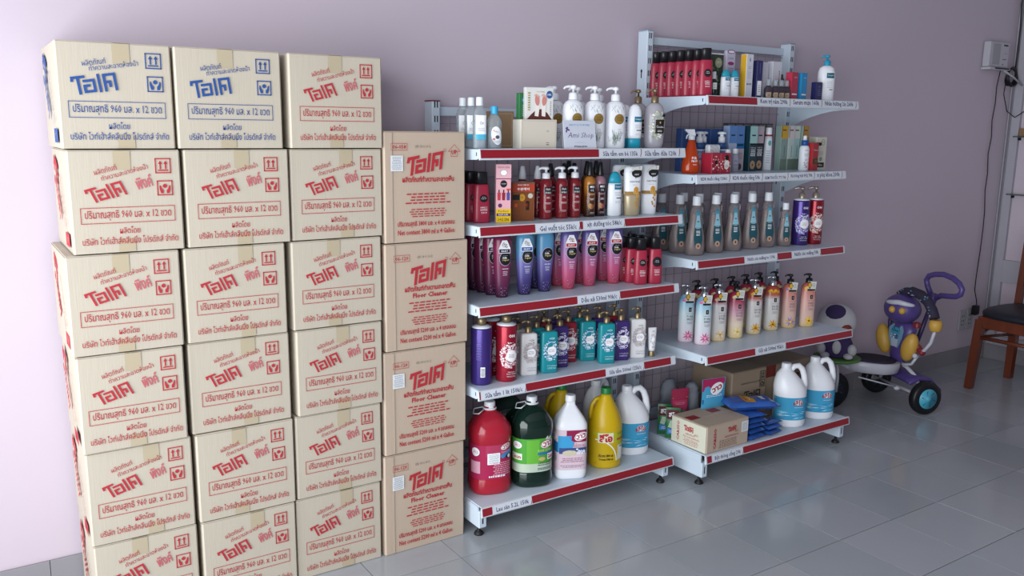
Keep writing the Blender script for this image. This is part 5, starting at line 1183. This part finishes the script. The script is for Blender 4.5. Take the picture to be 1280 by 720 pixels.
# purple rear platform and mudguard
mb = MB(); R_ = []
for i in range(9):
    y = -.165+.33*i/8; k = 1-((y)/.25)**2; R_.append([(.075, y, .150+.02*k), (.02, y, .172+.02*k), (-.05, y, .165+.02*k), (-.115, y, .115), (-.120, y, .104), (-.05, y, .155+.02*k), (.02, y, .163+.02*k), (.072, y, .138+.02*k)])
mb.loft(R_, pur); mb.build('rear_platform', T0)
mb = MB(); mb.tube([(.03, .02, .225), (.02, .06, .215), (.01, .11, .185), (0, .145, .135), (0, .160, .095)], .010, wht, 10); mb.build('frame_tube', T0)
mb = MB(); mb.tube([(.03, -.02, .225), (.02, -.06, .215), (.01, -.11, .185), (0, -.145, .135), (0, -.160, .095)], .010, wht, 10); mb.build('frame_tube', T0)
MB().tube([(.02, 0, .215), (.16, 0, .185), (.30, 0, .200), (.39, 0, .245), (.405, 0, .262)], .011, wht, 10).build('frame_tube', T0)
MB().tube([(.415, .035, .098), (.412, .036, .17), (.405, .02, .215), (.40, 0, .258)], .008, wht, 8).build('fork', T0); MB().tube([(.415, -.045, .098), (.412, -.042, .17), (.405, -.02, .215), (.40, 0, .258)], .008, wht, 8).build('fork', T0)
MB().tube([(.30, .05, .175), (.20, .09, .150), (.11, .10, .125)], .004, wht, 8).build('brace', T0)
MB().ell((.10, .10, .118), (.018, .015, .012), wht).build('joint', T0)
# seat: pale shell with dark cushion
def oval(z, kx, ky): return [(.185+.155*kx*cos(t)*(1 if cos(t) > 0 else .95), .115*ky*sin(t)*(1-.25*max(0, cos(t))), z-.035*(.185-(.185+.155*kx*cos(t)))*-1*0+.06*(.155*kx*cos(t))) for t in [2*pi*i/28 for i in range(28)]]
mb = MB().loft([oval(.190, .80, .80), oval(.196, .94, .94), (oval(.225, 1, 1)), oval(.246, 1, 1), oval(.250, .96, .96), oval(.250, .85, .85)], wht); se = mb.build('seat', T0)
mb = MB().loft([oval(.249, .86, .86), oval(.257, .84, .84), oval(.262, .75, .75), oval(.263, .3, .3)], patt); mb.build('cushion', se)
# figure shaped backrest
mb = MB(); rg = []
for z, w, t, x in ((.235, .045, .03, .04), (.27, .052, .034, .038), (.32, .060, .036, .034), (.37, .080, .040, .028), (.41, .088, .042, .022), (.44, .075, .038, .018), (.455, .045, .03, .016)): rg.append([(x+t*cos(a), .010+w*sin(a), z) for a in [2*pi*i/24 for i in range(24)]])
mb.loft(rg, pur); bk_ = mb.build('backrest', T0)
d = Decal(lambda u, v, o: (.060+o+.006*(1-(u/.08)**2)-.02*max(0, v-.40)/.05+.004, .010+u, v), step=.012); d.put([(-.028, .315), (.028, .315), (.052, .37), (.056, .41), (.036, .432), (-.036, .432), (-.056, .41), (-.052, .37)], [(0, 1, 2, 3, 4, 5, 6, 7)], ink('6f93ac')); d.up(); d.put([(-.020, .318), (.020, .318), (.028, .36), (-.028, .36)], [(0, 1, 2, 3)], ink('a9b4c4')); d.ell(0, .400, .034, .020, ink('3f8ca8')); d.up(); d.text('Cool', 0, .405, ink('1d2a3c'), h=.016, w=.056, rot=-.1, bold=.04); random.seed(3); d.speck(0, .372, .034, .012, 14, .005, [ink('c9d6e0'), ink('4f8ab0')]); d.build('sticker', bk_)
MB().ell((.045, .017, .520), (.085, .100, .078), pur, 22, 14).build('head_rest', T0)
hd = lambda A_, B_, k=1.0: (.045+.085*k*cos(A_)*cos(B_), .017+.100*k*sin(A_)*cos(B_), .520+.078*k*sin(B_))
for A_ in (.25, .80): MB().ell(hd(A_, .05, .99), (.017, .017, .018), yelp, 12, 8).build('knob', T0)
MB().tube([hd(-.5+.13*i, .60-.02*abs(i-8), .975) for i in range(17)], .012, wht, 10, rr=[.004+.010*sin(pi*i/16)**.5 for i in range(17)]).build('forehead_trim', T0)
for y, s in ((-.092, -1), (.108, 1)):
    rot = Matrix.Rotation(-.32*s, 3, 'X'); MB().ell((.055, y, .335 if s < 0 else .335), (.038, .043, .080), yelp, 16, 12, rot=rot).build('side_pad', T0)
# safety arch with patterned pad
MB().tube([(.02, -.075, .300), (.03, -.086, .418), (.03, -.082, .486), (.03, -.060, .552), (.03, -.030, .580)], .012, purd, 10).build('arch_tube', T0)
A = [(.03, -.025, .583), (.03, .015, .606), (.03, .060, .618), (.03, .125, .612), (.03, .180, .585), (.03, .215, .548), (.03, .235, .512)]
ap = MB().tube(A, .025, patt, 14); ap = ap.build('arch_pad', T0)
mb = MB(); random.seed(6)
for i in range(26):
    k = random.randint(0, 5); t = random.random(); c = Vector(A[k]).lerp(Vector(A[k+1]), t); a = random.uniform(-.6, 1.6); o = Vector((cos(a)*.0245, 0, sin(a)*.0245)); mb.ell(tuple(c+o), (.004, .006, .003), plastic(('6f7fa8', 'a8a4b8', '3f8ca8')[i % 3], .6), 8, 5)
mb.build('printed_pattern', ap)
MB().ell((.03, -.032, .580), (.024, .022, .024), yelp, 14, 9).build('arch_tip', T0)
MB().lathe([(-.032, .020), (-.028, .026), (.0, .033), (.022, .028), (.026, .018)], yelp, n=14).xf(Matrix.Translation((.03, .246, .482))).build('arch_tip', T0)
MB().tube([(.03, .246, .455), (.03, .236, .420), (.03, .226, .386), (.03, .190, .340), (.03, .150, .315)], .0085, wht, 10).build('arch_tube', T0)
for p in ((.03, .165, .325), (.03, .125, .318), (.03, .135, .345)): MB().lathe([(-.02, .012), (-.016, .016), (.016, .016), (.02, .012)], redj, n=12).xf(Matrix.Translation(p) @ Matrix.Rotation(radians(60), 4, 'X')).build('red_joint', T0)
MB().ell((.052, .150, .300), (.014, .014, .014), wht, 12, 8).build('white_cap', T0)
MB().box(.02, .05, .105, .14, .44, .47, redj, c=.006).build('red_catch', T0)
MB().tube([(.04, .03, .235), (.05, .08, .235), (.045, .125, .25), (.035, .15, .30)], .0075, wht, 8).build('arch_tube', T0)
# push handle ring
MB().tube([(-.05, .02, .30), (-.09, .02, .42), (-.13, .022, .55)], .012, purd, 10).build('push_bar', T0)
P = [(-.005, .583), (-.035, .625), (-.047, .654), (-.030, .680), (.010, .694), (.074, .704), (.140, .695), (.185, .675), (.208, .648), (.200, .622), (.170, .606), (.120, .598), (.070, .592), (.040, .575), (.020, .565)]
MB().tube([(-.14, y, z) for y, z in P+[P[0]]], .0145, pur, 12).build('push_ring', T0)
MB().tube([(-.132, .020, .530), (-.14, .018, .572), (-.14, .025, .590)], .02, pur, 10, rr=[.014, .022, .016]).build('ring_socket', T0)
# green plate on the front tube
pm_ = plastic('4f7a3a', .45)
MB().lathe([(.262, .10), (.268, .115), (.276, .118), (.280, .110)], pm_, .40, 0, 28).build('front_plate', T0)

# plush animal sitting on the green plate
R3 = math.atan2(.324, -.946); O3 = Vector((4.145, -.285, 0)); c_, s_ = cos(R3), sin(R3)
def wp(x, y, z): return (O3.x+x*c_-y*s_, O3.y+x*s_+y*c_, z)
plw = M('white plush', '#b4b3b8', .95, bump=.8, bscale=120); plp = M('purple plush', '#3a2c56', .95, bump=.6, bscale=120); plb = M('rust plush', '#7a3426', .9)
PT = empty('plush_toy', 'white plush animal with purple patch and overalls, sitting on the tricycle front', 'toy', wp(.405, 0, .2805), R3+radians(58))
MB().loft([[(k*.062*cos(a), k*.085*sin(a), z) for a in [2*pi*i/22 for i in range(22)]] for z, k in ((0, .85), (.01, 1), (.04, 1.0), (.08, .85), (.11, .65))], plp).build('overalls', PT)
MB().ell((0, -.01, .185), (.088, .098, .090), plw, 26, 18).build('head', PT)
MB().ell((.030, -.020, .228), (.058, .056, .046), plp, 20, 12, rot=Matrix.Rotation(.15, 3, 'X')).build('eye_patch', PT)
MB().ell((.068, .030, .165), (.026, .028, .022), plb, 16, 10).build('snout', PT)
MB().ell((.055, -.066, .178), (.012, .010, .014), plastic('101014', .3), 12, 8).build('eye', PT)
for y in (-.080, .070): MB().ell((.040, y, .045), (.028, .024, .030), plw, 14, 10).build('arm', PT)
for y in (-.060, .052): MB().ell((.062, y, .016), (.028, .024, .0155), plw, 14, 8).build('foot', PT)
MB().ell((.064, -.006, .06), (.008, .022, .035), plw, 12, 8).build('bib', PT)

# ================================================================== chair
wood = M('reddish brown varnished wood', '#63301f', .32, var=.18, vscale=6, stretch=(6, 6, .6), coat=.2); pad = M('dark slate vinyl', '#191d26', .45, bump=.15)
CH = empty('wooden_chair', 'reddish brown wooden chair with dark padded seat, at the right edge', 'chair', (4.94, -.56, 0), 0)
def leg(x0, y0, x1, y1, z1, w=.021, name='leg', z0=0):
    mb = MB(); mb.loft([[(x0+(x1-x0)*t+a*w*k, y0+(y1-y0)*t+b*w*k, z0+(z1-z0)*t) for a, b in ((-1, -1), (1, -1), (1, 1), (-1, 1))] for t, k in ((0, .85), (.02, .92), (.5, 1), (1, 1.05))], wood, smooth=False); return mb.build(name, CH)
leg(-.205, .222, -.185, .205, .40); leg(-.205, -.222, -.185, -.205, .40)
leg(.205, .212, .19, .20, .43); leg(.205, -.212, .19, -.20, .43)
for y in (.20, -.20): leg(.19, y, .235, y, .87, .018, 'back_post', .43)
for y in (.205, -.205): MB().box(-.20, .20, y-.012, y+.012, .355, .42, wood, c=.003).build('seat_rail', CH)
for x in (-.19, .19): MB().box(x-.012, x+.012, -.20, .20, .355, .42, wood, c=.003).build('seat_rail', CH)
for y in (.208, -.208):
    MB().tube([(-.19, y, .320), (-.1, y, .335), (0, y, .338), (.1, y, .330), (.19, y, .312)], .011, wood, 8).build('stretcher', CH)
    MB().tube([(-.19, y*.98, .300), (0, y*.98, .285), (.19, y*.98, .270)], .009, wood, 8).build('stretcher', CH)
MB().tube([(-.193, -.19, .30), (-.193, .19, .30)], .011, wood, 8).build('stretcher', CH)
for z, x in ((.83, .231), (.745, .223), (.66, .214), (.575, .205)):
    mb = MB(); mb.loft([[(x+.018*(1-(y/.2)**2)+a, y, z+b) for a, b in ((-.007, -.022), (.007, -.022), (.007, .022), (-.007, .022))] for y in (-.2, -.1, 0, .1, .2)], wood, smooth=False); mb.build('slat', CH)
mb = MB().loft([[((.235*k)*math.copysign(abs(cos(a))**.6, cos(a))-.005, .235*k*math.copysign(abs(sin(a))**.6, sin(a)), z) for a in [2*pi*i/36 for i in range(36)]] for z, k in ((.421, .96), (.426, 1), (.445, 1.0), (.458, .95), (.466, .8), (.469, .4))], pad); mb.build('seat_pad', CH)
r = empty('helmet', 'black shiny rounded helmet on the floor under the chair', 'helmet', (5.335, -.475, 0)); hb = plastic('0e1014', .2)
mb = MB().loft([[(.105*k*cos(a), .095*k*sin(a), z) for a in [2*pi*i/26 for i in range(26)]] for z, k in ((0, .93), (.012, 1), (.06, .98), (.10, .82), (.13, .5), (.138, .15))], hb); mb.build('shell', r); MB().torus((0, 0, .012), .10, .007, plastic('23262c', .5), 'z', 26, 8).build('rim', r); MB().box(-.100, -.088, -.05, -.02, .05, .075, plastic('2a7a68', .4), c=.004).build('sticker', r)

# ================================================================== things on the walls
plate_m = plastic('a9a6ac', .45)
for i, (x0, x1) in enumerate(((5.165, 5.235), (5.245, 5.315))):
    r = empty('wall_socket', 'white wall socket plate above the skirting, %s' % ('the one nearer the tricycle', 'the one with the black plug')[i], 'socket', ((x0+x1)/2, -.0005, .215), 0, 'wall sockets'); w = x1-x0
    MB().box(-w/2, w/2, -.012, -.0005, 0, .125, plate_m, c=.002).build('plate', r)
    mb = MB()
    for z in (.028, .052, .082): 
        for x in (-.010, .010): mb.box(x-.0025, x+.0025, -.0126, -.0118, z, z+.012, slotm)
    mb.build('pin_hole', r)
r = empty('power_cable', 'thin black cable running down the wall from the router to the socket', 'cable', (5.29, -.02, 1.79))
def rel(o, P): return [(p[0]-o[0], p[1]-o[1], p[2]-o[2]) for p in P]
o_ = (5.29, -.02, 1.79)
MB().tube(rel(o_, [(5.292, -.022, 1.79), (5.290, -.012, 1.70), (5.298, -.010, 1.60), (5.286, -.009, 1.50), (5.300, -.009, 1.40), (5.284, -.009, 1.30), (5.302, -.009, 1.18), (5.296, -.009, 1.08), (5.318, -.009, .95), (5.322, -.009, .85), (5.318, -.009, .70), (5.305, -.010, .55), (5.300, -.012, .46), (5.318, -.022, .39), (5.318, -.026, .355), (5.300, -.026, .325)]), .0032, plastic('121216', .5), 6).build('cord', r)
MB().box(-.012, .03, -.028, .006, -1.485, -1.425, plastic('121216', .4), c=.006).build('plug', r)
r = empty('wifi_router', 'white wall mounted router box with vents near the top corner', 'router', (5.218, -.0, 1.80), 0)
MB().box(-.105, .105, -.045, -.004, .006, .150, plastic('b5b5bc', .4), c=.004).build('body', r)
mb = MB()
for i in range(16): mb.box(-.070+.005*i, -.0675+.005*i, -.0455, -.0445, .02, .138, plastic('8f9098', .6))
mb.build('vent', r)
d = Decal(flat_map(0, -.045, 0), step=1); d.rect(.040, .128, .088, .136, ik); d.rect(.040, .050, .080, .054, ink('3a4a80')); d.rect(.05, .085, .09, .088, ig); d.rect(.04, .020, .052, .026, ink('3a4a80')); d.build('marking', r)
MB().box(-.110, .110, -.060, -.004, -.010, .004, plastic('b9b9c0', .4), c=.002).build('tray', r); MB().box(-.06, .10, -.0605, -.0595, -.006, .002, slotm).build('port_row', r)
r = empty('cable_coil', 'coiled black cable hanging beside the router', 'cable', (5.406, -.034, 1.755)); bc = plastic('14141a', .45)
for k in range(4): MB().torus((0, .004*k-.006, .002*k), (.050+.003*(k % 2)), .0055, bc, 'y', 28, 7, rot=Matrix.Rotation(.12*k-.15, 3, 'X')).build('loop', r)
MB().tube([(.03, 0, .045), (.045, .005, .16), (.050, .008, .30), (.035, .010, .42), (.062, .012, .60), (.07, .012, .80), (.07, .012, 1.33)], .004, bc, 6).build('lead', r)
MB().tube([(-.06, 0, -.02), (-.07, .0, -.10), (-.03, -.01, -.20), (.03, -.03, -.235), (.07, -.06, -.20)], .003, bc, 6).build('tail', r)
MB().tube([(-.115, -.01, .035), (-.02, -.02, .0), (.06, -.035, -.045)], .006, plastic('a9a9b0', .5), 6).build('white_cord', r)
# white display frame fixed to the side wall
fm = M('white frame paint', '#aaa8b2', .5); glass = M('green tinted glass', '#8fa8a4', .05, trans=.85, ior=1.45)
DF = empty('display_rack', 'white framed display rack with glass shelves on the side wall', 'rack', (5.5, 0, 0), 0)
def fb(n, y0, y1, z0, z1, x0=-.025, m_=fm): MB().box(x0, -.0005, y1, y0, z0, z1, m_, c=.001).build(n, DF)
fb('trim', -.004, -.011, .10, 2.9, -.030); fb('post', -.026, -.075, .10, 2.9); fb('backing', -.011, -.026, .10, 2.9, -.012, M('grey rebate', '#8b8891', .6)); fb('rail', -.075, -1.2, .505, .645); fb('rail', -.075, -1.2, .098, .16, -.02); fb('post', -1.2, -1.25, .10, 2.9); fb('rail', -.075, -1.2, 1.98, 2.9, -.02)
for z in (1.405, 1.055):
    MB().box(-.060, -.0005, -1.19, -.062, z-.004, z+.004, glass, c=.001).build('glass_shelf', DF); MB().box(-.03, -.0005, -.085, -.078, z-.022, z-.004, slotm).build('shelf_clip', DF)
r, d = crate('tan_box', 'small tan box on the upper glass shelf by the corner', 5.475, -.115, 1.4092, .04, .05, .045, (plastic('8a6a4a', .6), plastic('8a6a4a', .6))); d.lines(0, .022, .02, .02, 3, ik); d.build('lettering', r)
